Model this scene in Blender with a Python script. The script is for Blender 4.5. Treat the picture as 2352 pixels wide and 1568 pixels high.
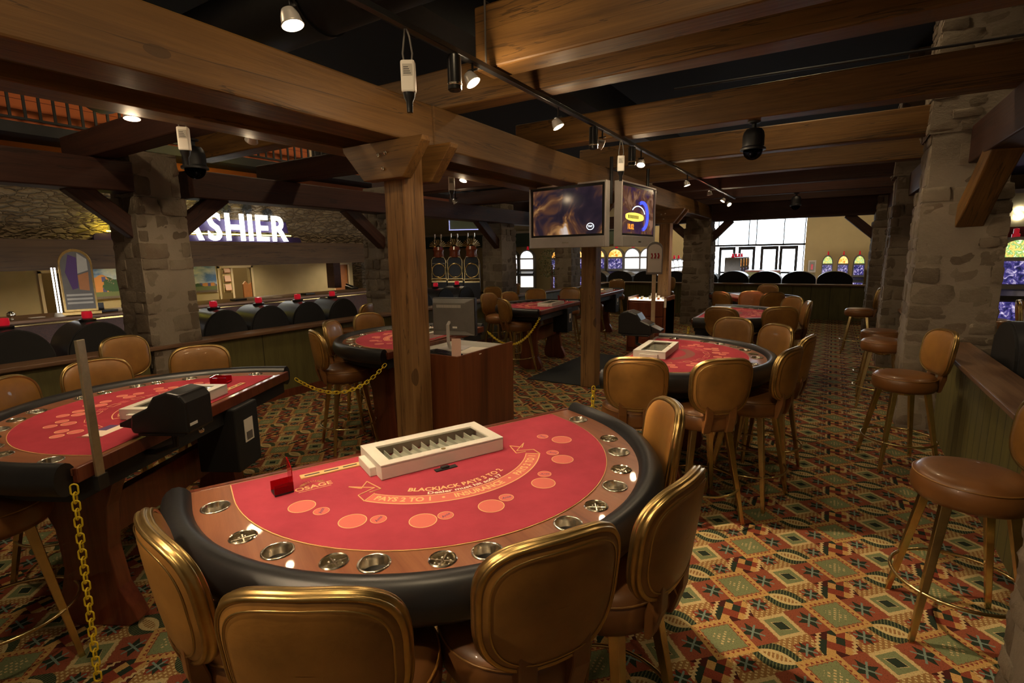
import bpy, math, random
from mathutils import Vector, Matrix
PI=math.pi; R=math.radians
sc=bpy.context.scene
for o in list(bpy.data.objects): bpy.data.objects.remove(o)
# ------------------------------------------------------------ camera, world, exposure
cd=bpy.data.cameras.new('camera'); cam=bpy.data.objects.new('camera',cd); sc.collection.objects.link(cam); sc.camera=cam
cd.sensor_width=36; cd.lens=36*1180/2352; cd.clip_start=.02; cd.clip_end=200
_a,_p,_r=R(31.8),R(9.5),R(-.92)
fw=Vector((-math.sin(_a)*math.cos(_p),math.cos(_a)*math.cos(_p),-math.sin(_p)))
r0=Vector((math.cos(_a),math.sin(_a),0)); u0=r0.cross(fw)
rt=r0*math.cos(_r)+u0*math.sin(_r); up=u0*math.cos(_r)-r0*math.sin(_r)
cam.matrix_world=Matrix(((rt.x,up.x,-fw.x,0),(rt.y,up.y,-fw.y,0),(rt.z,up.z,-fw.z,1.75),(0,0,0,1)))
sc.view_settings.view_transform='Standard'; sc.view_settings.look='None'; sc.view_settings.gamma=1
sc.view_settings.use_curve_mapping=False; sc.view_settings.exposure=0.0
W=bpy.data.worlds.new('world'); sc.world=W; W.use_nodes=True
nt=W.node_tree; nt.nodes.clear()
_o=nt.nodes.new('ShaderNodeOutputWorld'); _b=nt.nodes.new('ShaderNodeBackground'); _b2=nt.nodes.new('ShaderNodeBackground')
_t=nt.nodes.new('ShaderNodeTexCoord'); _s=nt.nodes.new('ShaderNodeSeparateXYZ'); _m=nt.nodes.new('ShaderNodeMath'); _x=nt.nodes.new('ShaderNodeMixShader')
_m.operation='GREATER_THAN'; _m.inputs[1].default_value=.5
nt.links.new(_t.outputs['Generated'],_s.inputs[0]); nt.links.new(_s.outputs['Y'],_m.inputs[0]); nt.links.new(_m.outputs[0],_x.inputs[0])
_b.inputs[0].default_value=(1,.70,.42,1); _b.inputs[1].default_value=.10
_b2.inputs[0].default_value=(.80,.88,1,1); _b2.inputs[1].default_value=10.0
nt.links.new(_b.outputs[0],_x.inputs[1]); nt.links.new(_b2.outputs[0],_x.inputs[2]); nt.links.new(_x.outputs[0],_o.inputs[0])
# ------------------------------------------------------------ material helpers
class N:
    def __init__(s,t,k): s.t=t; s.k=k
    def _b(s,op,*a):
        n=s.t.nodes.new('ShaderNodeMath'); n.operation=op
        for i,v in enumerate((s,)+a):
            if isinstance(v,N): s.t.links.new(v.k,n.inputs[i])
            else: n.inputs[i].default_value=v
        return N(s.t,n.outputs[0])
    def __add__(s,o): return s._b('ADD',o)
    def __sub__(s,o): return s._b('SUBTRACT',o)
    def __mul__(s,o): return s._b('MULTIPLY',o)
    def __truediv__(s,o): return s._b('DIVIDE',o)
    def lt(s,o): return s._b('LESS_THAN',o)
    def gt(s,o): return s._b('GREATER_THAN',o)
    def abs(s): return s._b('ABSOLUTE')
    def frac(s): return s._b('FRACT')
    def floor(s): return s._b('FLOOR')
    def sin(s): return s._b('SINE')
    def min(s,o): return s._b('MINIMUM',o)
    def max(s,o): return s._b('MAXIMUM',o)
def lk(t,a,b): t.links.new(a,b)
def cmix(t,f,a,b):
    n=t.nodes.new('ShaderNodeMix'); n.data_type='RGBA'
    for i,v in ((0,f),(6,a),(7,b)):
        if isinstance(v,N): lk(t,v.k,n.inputs[i])
        elif isinstance(v,tuple): n.inputs[i].default_value=v+(1,) if len(v)==3 else v
        elif isinstance(v,(int,float)): n.inputs[i].default_value=v
        else: lk(t,v,n.inputs[i])
    return n.outputs[2]
def newmat(name):
    m=bpy.data.materials.new(name); m.use_nodes=True; t=m.node_tree
    return m,t,t.nodes['Principled BSDF']
def coord(t,kind='Object',scale=(1,1,1),rot=(0,0,0)):
    c=t.nodes.new('ShaderNodeTexCoord'); mp=t.nodes.new('ShaderNodeMapping'); mp.inputs['Scale'].default_value=scale; mp.inputs['Rotation'].default_value=rot
    lk(t,c.outputs[kind],mp.inputs[0]); return mp.outputs[0]
def noise(t,vec,scale=5,detail=4,rough=.6,dist=0):
    n=t.nodes.new('ShaderNodeTexNoise'); n.inputs['Scale'].default_value=scale; n.inputs['Detail'].default_value=detail
    n.inputs['Roughness'].default_value=rough; n.inputs['Distortion'].default_value=dist
    lk(t,vec,n.inputs['Vector']); return N(t,n.outputs[0])
def ramp(t,f,stops):
    n=t.nodes.new('ShaderNodeValToRGB'); e=n.color_ramp.elements
    while len(e)<len(stops): e.new(.5)
    for i,(p,c) in enumerate(stops): e[i].position=p; e[i].color=tuple(c)+(1,)
    lk(t,f.k if isinstance(f,N) else f,n.inputs[0]); return n.outputs[0]
def bump(t,b,h,st=.3,d=.01):
    n=t.nodes.new('ShaderNodeBump'); n.inputs['Strength'].default_value=st; n.inputs['Distance'].default_value=d
    lk(t,h.k if isinstance(h,N) else h,n.inputs['Height']); lk(t,n.outputs[0],b.inputs['Normal'])
def plain(name,c,rough=.5,metal=0,var=0,vs=8,bs=0,spec=.5,coat=0):
    m,t,b=newmat(name); b.inputs['Roughness'].default_value=rough; b.inputs['Metallic'].default_value=metal
    b.inputs['Specular IOR Level'].default_value=spec; b.inputs['Coat Weight'].default_value=coat
    v=coord(t); n=noise(t,v,vs,3)
    d=tuple(x*(1-var) for x in c); l=tuple(min(1,x*(1+var)) for x in c)
    lk(t,ramp(t,n,[(.3,d),(.7,l)]),b.inputs['Base Color'])
    if bs: bump(t,b,noise(t,v,vs*12,3),bs,.004)
    return m
def emis(name,c,s):
    m,t,b=newmat(name); b.inputs['Base Color'].default_value=c+(1,); b.inputs['Emission Color'].default_value=c+(1,); b.inputs['Emission Strength'].default_value=s
    return m
def wood(name,c1,c2,rough=.55,axis=0,sc_=1.0,knots=True,bs=.35,coat=0):
    m,t,b=newmat(name); b.inputs['Roughness'].default_value=rough; b.inputs['Coat Weight'].default_value=coat
    s=[7*sc_]*3; s[axis]=.45*sc_
    v=coord(t,'Object',tuple(s)); n1=noise(t,v,1.6,6,.65,1.1)
    s2=[60*sc_]*3; s2[axis]=2*sc_
    n2=noise(t,coord(t,'Object',tuple(s2)),1,3,.6)
    f=n1*.7+n2*.3
    dk=tuple(x*.35 for x in c1)
    col=ramp(t,f,[(.28,dk),(.42,c1),(.6,c2),(.75,c1)])
    if knots:
        s3=[2.4]*3; s3[axis]=1.1
        vo=t.nodes.new('ShaderNodeTexVoronoi'); vo.inputs['Scale'].default_value=1.15; lk(t,coord(t,'Object',tuple(s3)),vo.inputs['Vector'])
        k=N(t,vo.outputs['Distance']).lt(.085); col=cmix(t,k*.75,col,dk)
    if knots:
        s4=[5.5*sc_]*3; s4[axis]=.22*sc_
        cr=(noise(t,coord(t,'Object',tuple(s4)),1.3,5,.55,.6)-.5).abs().lt(.006)
        bl=noise(t,coord(t,'Object'),.9,2); col=cmix(t,cr*.8,col,dk); col=cmix(t,(bl-.35).max(0)*1.1,col,tuple(x*.55 for x in c1)); f=f-cr*.5
    lk(t,col,b.inputs['Base Color']); bump(t,b,f,bs,.012)
    return m
def stonemat(name,stops,bsc=14,bstr=.6):
    m,t,b=newmat(name); b.inputs['Roughness'].default_value=.9; b.inputs['Specular IOR Level'].default_value=.25
    g=t.nodes.new('ShaderNodeNewGeometry'); v=coord(t)
    n=noise(t,v,3.2,6,.65); f=n*.55+N(t,g.outputs['Random Per Island'])*.45
    lk(t,ramp(t,f,stops),b.inputs['Base Color']); bump(t,b,noise(t,v,bsc,6,.7),bstr,.03)
    return m
# ------------------------------------------------------------ materials
M={}
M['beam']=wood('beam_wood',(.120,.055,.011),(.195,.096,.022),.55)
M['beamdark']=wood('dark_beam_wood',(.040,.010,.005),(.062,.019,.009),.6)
M['header']=wood('header_wood',(.065,.034,.013),(.10,.055,.022),.6)
M['post']=wood('post_wood',(.20,.098,.032),(.32,.17,.06),.6,axis=2)
M['mahog']=wood('mahogany',(.11,.022,.010),(.17,.042,.017),.3,axis=2,knots=False,bs=.05,coat=.3)
M['desk']=wood('desk_veneer',(.12,.034,.012),(.20,.062,.022),.35,axis=2,sc_=.45,knots=False,bs=.03,coat=.25)
M['tabletop']=wood('table_wood',(.22,.075,.036),(.31,.12,.058),.3,axis=1,sc_=.8,knots=False,bs=.04,coat=.5)
M['cap']=wood('cap_wood',(.13,.065,.035),(.20,.11,.06),.5,axis=1,knots=False)
M['capx']=wood('cap_wood_x',(.13,.065,.035),(.20,.11,.06),.5,axis=0,knots=False)
M['stone']=stonemat('pier_stone',[(.25,(.12,.092,.066)),(.42,(.175,.140,.104)),(.58,(.24,.198,.15)),(.8,(.165,.122,.088))])
M['mortar']=stonemat('mortar',[(.3,(.19,.155,.12)),(.7,(.27,.225,.175))],22,.5)
M['leather']=plain('tan_leather',(.25,.115,.024),.42,var=.22,vs=7,bs=.12,coat=.15)
M['seatl']=plain('brown_leather',(.165,.066,.018),.4,var=.18,vs=6,bs=.1,coat=.15)
M['gold']=plain('antique_gold',(.50,.34,.13),.34,1,.15,20)
M['brass']=plain('brushed_brass',(.62,.47,.22),.24,1,.1,30)
M['brassd']=plain('brass_post',(.62,.52,.34),.35,.8,.1,30)
M['steel']=plain('polished_steel',(.80,.74,.62),.2,1,.05,30)
M['rail']=plain('black_rail_leather',(.012,.012,.014),.38,var=.3,vs=4,bs=.08)
M['black']=plain('black_plastic',(.012,.012,.013),.3,var=.2)
M['blackm']=plain('matt_black',(.008,.008,.009),.7,var=.2)
M['duct']=plain('dark_duct',(.010,.010,.012),.5,var=.3)
M['ceil']=plain('black_ceiling',(.0022,.0022,.003),.95,var=.3)
M['flank']=plain('dark_flank',(.03,.03,.034),.3,var=.1)
M['grey']=plain('grey_plastic',(.14,.13,.12),.4,var=.1)
M['silver']=plain('silver_plastic',(.55,.52,.50),.35,.3,.06)
M['lgrey']=plain('light_grey',(.45,.43,.38),.45,var=.06)
M['white']=plain('white_enamel',(.78,.74,.67),.35,var=.04)
M['paper']=plain('paper_card',(.85,.78,.68),.7,var=.03)
M['pinkp']=plain('pink_card',(.80,.52,.42),.6,var=.03)
M['ink']=plain('dark_ink',(.03,.025,.03),.7)
M['cloth']=plain('red_felt',(.42,.052,.080),.9,var=.13,vs=5,bs=.15,spec=.15)
M['cloth2']=plain('deep_red_felt',(.38,.038,.058),.9,var=.12,vs=5,bs=.15,spec=.15)
M['print']=plain('gold_print',(.85,.50,.22),.8)
M['pink']=plain('pink_print',(.70,.16,.13),.85)
M['wprint']=plain('white_print',(.9,.75,.6),.8)
M['bprint']=plain('blue_print',(.10,.05,.16),.8)
M['dprint']=plain('dark_print',(.22,.06,.04),.85)
M['green']=plain('olive_paint',(.105,.095,.028),.7,var=.12,vs=3)
M['cream']=plain('cream_wall',(.62,.50,.27),.85,var=.06,vs=1.5)
M['cash']=plain('cashier_plaster',(.48,.40,.24),.85,var=.14,vs=1.3)
M['soffit']=plain('green_soffit',(.10,.13,.085),.8)
M['redwall']=plain('dark_red_wall',(.16,.018,.012),.85,var=.1)
M['orange']=None
M['yellow']=plain('yellow_plastic',(.80,.58,.02),.4,var=.05)
M['whitetrim']=plain('cream_trim',(.75,.62,.42),.6)
M['odoor']=plain('orange_door',(.42,.17,.06),.5,var=.1)
M['mat']=plain('rubber_mat',(.012,.014,.014),.85,bs=.3)
M['acryl']=None
M['leaf']=plain('leaf',(.10,.12,.03),.5,var=.4,vs=20)
M['purple']=plain('indigo_panel',(.03,.015,.09),.5)
M['purpleceil']=plain('purple_ceiling',(.06,.04,.13),.9)
def acrylic(name,c,tr=.7):
    m,t,b=newmat(name); b.inputs['Base Color'].default_value=c+(1,); b.inputs['Roughness'].default_value=.05
    b.inputs['Transmission Weight'].default_value=tr; b.inputs['IOR'].default_value=1.2
    return m
M['acryl']=acrylic('red_acrylic',(.55,.01,.02)); 
def thin(name,c,refl=.08):
    m=bpy.data.materials.new(name); m.use_nodes=True; t=m.node_tree; t.nodes.clear()
    o=t.nodes.new('ShaderNodeOutputMaterial'); a=t.nodes.new('ShaderNodeBsdfTransparent'); b=t.nodes.new('ShaderNodeBsdfGlossy'); x=t.nodes.new('ShaderNodeMixShader'); l=t.nodes.new('ShaderNodeLayerWeight')
    a.inputs[0].default_value=c+(1,); b.inputs['Roughness'].default_value=.03; l.inputs[0].default_value=refl*2.5
    gm=t.nodes.new('ShaderNodeNewGeometry'); lk(t,(N(t,l.outputs['Fresnel'])*(N(t,gm.outputs['Backfacing'])*(-1)+1)).k,x.inputs[0]); lk(t,a.outputs[0],x.inputs[1]); lk(t,b.outputs[0],x.inputs[2]); lk(t,x.outputs[0],o.inputs[0]); return m
M['glass']=thin('clear_glass',(.95,.97,.95)); M['dglass']=thin('smoked_dome',(.25,.25,.28),.2)
def siding():
    m,t,b=newmat('orange_siding'); b.inputs['Roughness'].default_value=.8
    s=t.nodes.new('ShaderNodeSeparateXYZ'); lk(t,coord(t),s.inputs[0]); z=N(t,s.outputs[2])
    l=(z*7).frac().lt(.06); lk(t,cmix(t,l,(.48,.13,.04),(.12,.02,.01)),b.inputs['Base Color']); return m
M['orange']=siding()
def stonewall():
    m,t,b=newmat('ledge_stone_wall'); b.inputs['Roughness'].default_value=.9; b.inputs['Specular IOR Level'].default_value=.2
    v=coord(t,'Object',(1,1.6,4.4)); nz=noise(t,v,2,3)
    ad=t.nodes.new('ShaderNodeVectorMath'); ad.operation='ADD'; lk(t,v,ad.inputs[0])
    cb=t.nodes.new('ShaderNodeCombineXYZ'); 
    for i in range(3): lk(t,(nz*.5).k,cb.inputs[i])
    lk(t,cb.outputs[0],ad.inputs[1])
    vo=t.nodes.new('ShaderNodeTexVoronoi'); vo.feature='DISTANCE_TO_EDGE'; vo.inputs['Scale'].default_value=3.6; lk(t,ad.outputs[0],vo.inputs['Vector'])
    vc=t.nodes.new('ShaderNodeTexVoronoi'); vc.inputs['Scale'].default_value=3.6; lk(t,ad.outputs[0],vc.inputs['Vector'])
    e=N(t,vo.outputs[0]); sp=t.nodes.new('ShaderNodeSeparateColor'); lk(t,vc.outputs['Color'],sp.inputs[0])
    col=ramp(t,N(t,sp.outputs[0])*.6+nz*.4,[(.2,(.15,.11,.07)),(.5,(.20,.155,.10)),(.8,(.25,.195,.13))])
    lk(t,cmix(t,e.lt(.03),col,(.09,.065,.04)),b.inputs['Base Color']); bump(t,b,(e*4).min(1)+noise(t,v,9,5)*.5,.9,.06)
    return m
M['stonewall']=stonewall()
def planks(name,c,axis=0,per=.14):
    m,t,b=newmat(name); b.inputs['Roughness'].default_value=.6
    s=t.nodes.new('ShaderNodeSeparateXYZ'); lk(t,coord(t),s.inputs[0]); x=N(t,s.outputs[axis])
    w_=min(.07,.012/per); l=(x*(1/per)).frac(); g=l.lt(w_); nz=noise(t,coord(t,'Object',(8,8,1)),2,3)
    col=ramp(t,nz,[(.3,tuple(k*.8 for k in c)),(.7,tuple(k*1.2 for k in c))])
    lk(t,cmix(t,g,col,tuple(k*.25 for k in c)),b.inputs['Base Color']); bump(t,b,l.gt(w_),.6,.02); return m
M['wains_y']=planks('olive_beadboard_y',(.115,.10,.03),1,.16); M['wains_l']=planks('olive_panels',(.115,.10,.03),1,1.22); M['wains_x']=planks('olive_beadboard_x',(.115,.10,.03),0,.42)
def carpet():
    m,t,b=newmat('carpet'); b.inputs['Roughness'].default_value=.95; b.inputs['Specular IOR Level'].default_value=.1
    s=t.nodes.new('ShaderNodeSeparateXYZ'); v=coord(t); lk(t,v,s.inputs[0])
    nz=noise(t,v,90,2,.5); n2=noise(t,v,230,2,.6)
    X=N(t,s.outputs[0])+(nz-.5)*.007; Y=N(t,s.outputs[1])+(n2-.5)*.006
    a=(X-.14)/.22; bb=(Y-3.17)/.22
    # offsets wrapped to [-1,1] about a lattice point
    def wr(q,o): return (((q-o+1)/2).frac()*2)-1
    am=wr(a,0);bm=wr(bb,0);ae=wr(a,1);be=wr(bb,1); h=.5
    RED=(.215,.058,.030); RED2=(.20,.042,.022); GOLD=(.40,.24,.08); CREAM=(.45,.34,.165); SAGE=(.155,.175,.085); DK=(.018,.028,.018); MAR=(.05,.012,.010); BLUE=(.14,.20,.17); TAN=(.24,.13,.045)
    # stipple base
    st=((X*46).frac().lt(.5)).max(0)
    st2=((Y*58+((X*46).floor()*.37)).frac()).lt(.55)
    sp=st*st2
    col=cmix(t,sp,TAN,CREAM)
    # stippled stars at (.5,1.5) & (1.5,.5)
    def star(cx,cy,r,col,c1,c2,el=1.0):
        x=wr(a,cx); y=wr(bb,cy); ax=x.abs(); ay=y.abs()
        d=ax+ay; p=(x+y).abs()*.707; q=(x-y).abs()*.707
        petal=(p.min(q)*2.4+p.max(q)).lt(r)*(ax.min(ay).gt(.022))
        col=cmix(t,petal,col,c1)
        return cmix(t,ax.min(ay).lt(.02)*ax.max(ay).lt(r*.85),col,c2)
    # ladder blocks at (0,1)
    xl=wr(a,0); yl=wr(bb,1); inl=(xl.abs()*1.0+yl.abs()*.55).lt(.47)
    ck=((xl*6.2+20).floor()); ck2=((yl*4.4+20).floor())
    rnd=((ck*12.9898+ck2*78.233).sin()*43758.5).frac()
    lc=cmix(t,rnd.lt(.34),RED2,MAR); lc=cmix(t,rnd.gt(.8),lc,DK); lc=cmix(t,rnd.gt(.5)*rnd.lt(.62),lc,GOLD)
    col=cmix(t,inl,col,lc)
    sq=(xl.abs()-.30-((yl*9).frac()-.5).abs()*.10).abs().lt(.035)*yl.abs().lt(.42)
    col=cmix(t,sq,col,CREAM)
    # lens at (1,0)
    x1=wr(a,1); y1=wr(bb,0); ad=y1.abs()+x1*x1*1.15
    dl=ad.lt(.36)*x1.abs().lt(.52); hat=(X*75).frac().lt(.35)
    col=cmix(t,dl,col,DK); col=cmix(t,dl*hat,col,(.10,.11,.05))
    col=cmix(t,ad.lt(.17)*x1.abs().lt(.5),col,CREAM); col=cmix(t,ad.lt(.085)*(X*60).frac().lt(.55),col,TAN)
    # red diamonds at (.5,.5),(1.5,1.5)
    for q in (.5,1.5):
        x=wr(a,q); y=wr(bb,q); dd=(x+y).abs().max((x-y).abs()*.95)
        col=cmix(t,dd.lt(.50),col,RED); 
    col=star(.5,.5,.28,col,DK,BLUE); col=star(1.5,1.5,.28,col,DK,BLUE)
    for q,w in ((.5,1.5),(1.5,.5)):
        x=wr(a,q); y=wr(bb,w); col=cmix(t,(x.abs()+y.abs()).lt(.26),col,RED2)
    col=star(.5,1.5,.23,col,DK,BLUE); col=star(1.5,.5,.23,col,DK,BLUE)
    # eye diamonds at (1,1)
    de=ae.abs()+be.abs(); col=cmix(t,de.lt(.47),col,CREAM); col=cmix(t,de.lt(.35),col,SAGE)
    core=(ae*.7+be*.7).abs()*1.6+(ae*.7-be*.7).abs()
    col=cmix(t,(ae.abs()*1.0+be.abs()*1.5).lt(.22),col,CREAM); col=cmix(t,(ae.abs()+be.abs()*1.3).lt(.185),col,DK)
    # medallions
    dm=am.abs()+bm.abs(); saw=(((am-bm)*6).frac()-.5).abs().max((((am+bm)*6).frac()-.5).abs())*.22
    col=cmix(t,dm.lt(.70),col,GOLD); col=cmix(t,(dm+saw*1.2).lt(.62),col,RED2); col=cmix(t,(dm+saw*1.2).lt(.57),col,SAGE)
    ins=(am.abs().lt(.07)*bm.abs().lt(.22)).max(am.abs().lt(.2)*bm.abs().lt(.08))
    col=cmix(t,ins*sp,col,CREAM)
    # fibre grain
    g=noise(t,v,160,3,.7)
    col=cmix(t,(g.gt(.56))*.35,col,(.03,.02,.012))
    lk(t,col,b.inputs['Base Color']); bump(t,b,g,.4,.004); return m
M['carpet']=carpet()
def screenmat(name,cols,scale=6,s=1.6,vec='Object'):
    m,t,b=newmat(name); b.inputs['Base Color'].default_value=(.01,.01,.01,1); b.inputs['Roughness'].default_value=.15
    n=noise(t,coord(t,vec),scale,3,.6,.8)
    c=ramp(t,n,[(.28+.5*i/len(cols),k) for i,k in enumerate(cols)])
    lk(t,c,b.inputs['Emission Color']); b.inputs['Emission Strength'].default_value=s; return m
M['tv1']=screenmat('film_picture',[(.01,.008,.018),(.012,.008,.015),(.02,.012,.02),(.10,.04,.02),(.40,.20,.07),(.6,.5,.45)],3.0,1.0)
M['tv2']=screenmat('advert_picture',[(.02,.01,.03),(.04,.015,.05),(.10,.04,.02),(.25,.13,.08)],5,1.0)
def mural():
    m,t,b=newmat('mural_paint'); b.inputs['Roughness'].default_value=.8
    s=t.nodes.new('ShaderNodeSeparateXYZ'); v=coord(t); lk(t,v,s.inputs[0]); z=N(t,s.outputs[2]); y=N(t,s.outputs[1])
    sky=ramp(t,noise(t,coord(t,'Object',(1,1,2.4)),2.2,5),[(.4,(.10,.22,.55)),(.55,(.45,.55,.75)),(.7,(.8,.8,.82))])
    bl=cmix(t,((y*1.6).frac().lt(.55)),(.30,.22,.20),(.60,.27,.09)); wn=((y*6).frac().lt(.35))*((z*5).frac().lt(.45)); bl=cmix(t,wn,bl,(.10,.10,.30))
    tr=noise(t,v,3,5).gt(.56); bl=cmix(t,tr,bl,(.05,.11,.06))
    top=z+.14-noise(t,coord(t,'Object',(0,3,0)),1.3,1)*.25-((y*.8).floor()*2.7).sin()*.10
    col=cmix(t,top.gt(1.40),bl,sky); col=cmix(t,z.lt(1.22),col,(.16,.2,.10)); col=cmix(t,z.lt(1.14),col,(.16,.13,.12))
    lk(t,col,b.inputs['Base Color']); return m
M['mural']=mural()
EM={}
EM['sign']=emis('sign_light',(1,1,.93),5); EM['bulb']=emis('halogen',(1,.86,.6),60); EM['tube']=emis('neon_tube',(1,.98,.95),6)
EM['orange']=screenmat('amber_glass',[(.5,.1,.01),(1,.35,.05),(1,.65,.25)],11,1.8); EM['whitep']=screenmat('white_reel_glass',[(.5,.35,.6),(1,1,1),(1,.9,.7)],7,3.0)
EM['blue']=screenmat('blue_screen',[(.01,.01,.03),(.02,.02,.10),(.08,.06,.25),(.7,.6,.8)],13,1.1); EM['red']=emis('red_candle',(.8,.03,.05),.7)
EM['green']=screenmat('stained_glass',[(.3,.06,.01),(.9,.6,.15),(.1,.35,.08),(.9,.85,.5)],16,1.6); EM['led']=emis('led_dots',(.35,.35,1),5); EM['yl']=emis('yellow_screen',(1,.75,.1),1.6)
EM['warm']=emis('lit_room',(1,.75,.3),1.3); EM['chip']=emis('backlit_chips',(1,.85,.6),2.5); EM['glow']=emis('yellow_glow_tube',(1,.85,.15),8)
EM['orgt']=emis('orange_digits',(1,.3,.02),1.8); EM['wht']=emis('white_mark',(.8,.9,1),1.8); EM['bl']=emis('blue_mark',(.05,.08,.9),1.6)
# ------------------------------------------------------------ mesh helpers
COL=sc.collection
class G:
    def __init__(s): s.v=[]; s.f=[]; s.m=[]
    def add(s,vs,fs,mi=0,T=None):
        o=len(s.v)
        for p in vs:
            p=Vector(p); s.v.append(tuple(T@p) if T is not None else tuple(p))
        for f in fs: s.f.append([i+o for i in f]); s.m.append(mi)
        return s
    def box(s,x0,x1,y0,y1,z0,z1,mi=0,T=None):
        vs=[(x,y,z) for z in (z0,z1) for y in (y0,y1) for x in (x0,x1)]
        return s.add(vs,[(0,2,3,1),(4,5,7,6),(0,1,5,4),(2,6,7,3),(0,4,6,2),(1,3,7,5)],mi,T)
    def prism(s,poly,a,b,axis='z',mi=0,T=None):
        n=len(poly)
        def P(p,h): return (p[0],p[1],h) if axis=='z' else ((p[0],h,p[1]) if axis=='y' else (h,p[0],p[1]))
        vs=[P(p,a) for p in poly]+[P(p,b) for p in poly]
        fs=[list(range(n))[::-1],list(range(n,2*n))]+[(i,(i+1)%n,(i+1)%n+n,i+n) for i in range(n)]
        return s.add(vs,fs,mi,T)
    def lathe(s,prof,seg=24,mi=0,T=None,a0=0,a1=2*PI):
        full=abs(a1-a0-2*PI)<1e-6; k=seg if full else seg+1
        vs=[(r*math.cos(a0+(a1-a0)*i/seg),r*math.sin(a0+(a1-a0)*i/seg),z) for i in range(k) for r,z in prof]
        n=len(prof); fs=[]
        for i in range(seg):
            j=(i+1)%k
            for q in range(n-1): fs.append((i*n+q,j*n+q,j*n+q+1,i*n+q+1))
        return s.add(vs,fs,mi,T)
    def tube(s,pts,r,seg=8,closed=False,mi=0,T=None,flat=1.0,cap=True):
        pts=[Vector(p) for p in pts]; n=len(pts); vs=[]; ref=None
        for i,p in enumerate(pts):
            d=(pts[(i+1)%n]-pts[i-1]) if closed or 0<i<n-1 else (pts[1]-pts[0] if i==0 else pts[-1]-pts[-2])
            d.normalize()
            if ref is None: ref=Vector((0,0,1)) if abs(d.z)<.9 else Vector((1,0,0))
            a=d.cross(ref).normalized(); b=a.cross(d).normalized(); ref=b
            rr=r[i] if isinstance(r,(list,tuple)) else r
            for k in range(seg):
                t=2*PI*(k+.5)/seg; vs.append(p+a*rr*math.cos(t)+b*rr*flat*math.sin(t))
        fs=[]
        for i in range(n if closed else n-1):
            j=(i+1)%n
            for k in range(seg): fs.append((i*seg+k,i*seg+(k+1)%seg,j*seg+(k+1)%seg,j*seg+k))
        if not closed and cap: fs+= [list(range(seg))[::-1],[(n-1)*seg+k for k in range(seg)]]
        return s.add(vs,fs,mi,T)
    def build(s,name,mats,parent=None,smooth=False,bevel=0,auto=False):
        me=bpy.data.meshes.new(name); me.from_pydata(s.v,[],s.f)
        for m in (mats if isinstance(mats,list) else [mats]): me.materials.append(M[m] if isinstance(m,str) else m)
        me.polygons.foreach_set('material_index',s.m)
        if smooth: me.polygons.foreach_set('use_smooth',[True]*len(s.f))
        me.update()
        if auto: me.set_sharp_from_angle(angle=R(38))
        o=bpy.data.objects.new(name,me); COL.objects.link(o)
        if parent: o.parent=parent
        if bevel:
            b=o.modifiers.new('bevel','BEVEL'); b.width=bevel; b.segments=2; b.limit_method='ANGLE'; b.angle_limit=R(40)
        return o
def Tm(loc=(0,0,0),rz=0,rx=0,ry=0,s=1):
    return Matrix.Translation(loc)@Matrix.Rotation(rz,4,'Z')@Matrix.Rotation(ry,4,'Y')@Matrix.Rotation(rx,4,'X')@Matrix.Diagonal((s,s,s,1))
_tx={}
def textmesh(body,size=1,bold=0,ext=0,shear=0):
    k=(body,bold,ext,shear)
    if k not in _tx:
        c=bpy.data.curves.new('t','FONT'); c.body=body; c.size=1; c.align_x='CENTER'; c.align_y='CENTER'; c.offset=bold; c.extrude=ext; c.shear=shear; c.resolution_u=3
        o=bpy.data.objects.new('t',c); COL.objects.link(o); dg=bpy.context.evaluated_depsgraph_get()
        me=o.evaluated_get(dg).to_mesh(); _tx[k]=([tuple(v.co) for v in me.vertices],[tuple(p.vertices) for p in me.polygons])
        o.evaluated_get(dg).to_mesh_clear(); bpy.data.objects.remove(o); bpy.data.curves.remove(c)
    vs,fs=_tx[k]; return [(x*size,y*size,z*size) for x,y,z in vs],fs
def text(g,body,size,T,mi=0,**kw):
    vs,fs=textmesh(body,size,**kw); g.add(vs,fs,mi,T)
def arctext(g,body,size,r,phi0,phi1,z,mi=0,cy=.15,**kw):
    # text along an arc, baseline outward, read by somebody on the players' side
    vs,fs=textmesh(body,size,**kw); w=max(v[0] for v in vs)-min(v[0] for v in vs); x0=min(v[0] for v in vs); out=[]
    for x,y,zz in vs:
        ph=phi0+(phi1-phi0)*(x-x0)/w; rr=r-y
        out.append((-rr*math.sin(ph),cy+rr*math.cos(ph),z+zz))
    g.add(out,[f[::1] for f in fs],mi)
def fill(loops,ext,T=None,mi=0,g=None):
    # polygon with holes, extruded +-ext
    c=bpy.data.curves.new('t','CURVE'); c.dimensions='2D'; c.fill_mode='BOTH'; c.extrude=ext
    for L in loops:
        sp=c.splines.new('POLY'); sp.points.add(len(L)-1); sp.use_cyclic_u=True
        for i,p in enumerate(L): sp.points[i].co=(p[0],p[1],0,1)
    o=bpy.data.objects.new('t',c); COL.objects.link(o); dg=bpy.context.evaluated_depsgraph_get()
    me=o.evaluated_get(dg).to_mesh(); vs=[tuple(v.co) for v in me.vertices]; fs=[tuple(p.vertices) for p in me.polygons]
    o.evaluated_get(dg).to_mesh_clear(); bpy.data.objects.remove(o); bpy.data.curves.remove(c)
    g=g or G(); g.add(vs,fs,mi,T); return g
def thing(name,label,cat,loc=(0,0,0),rz=0,group=None):
    o=bpy.data.objects.new(name,None); COL.objects.link(o); o.location=loc; o.rotation_euler=(0,0,rz); o.empty_display_size=.1
    return tag(o,label,cat,group)
def tag(o,label,cat,group=None):
    o['label']=label; o['category']=cat
    if group: o['group']=group
    return o
def struct(o): o['kind']='structure'; return o
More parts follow.
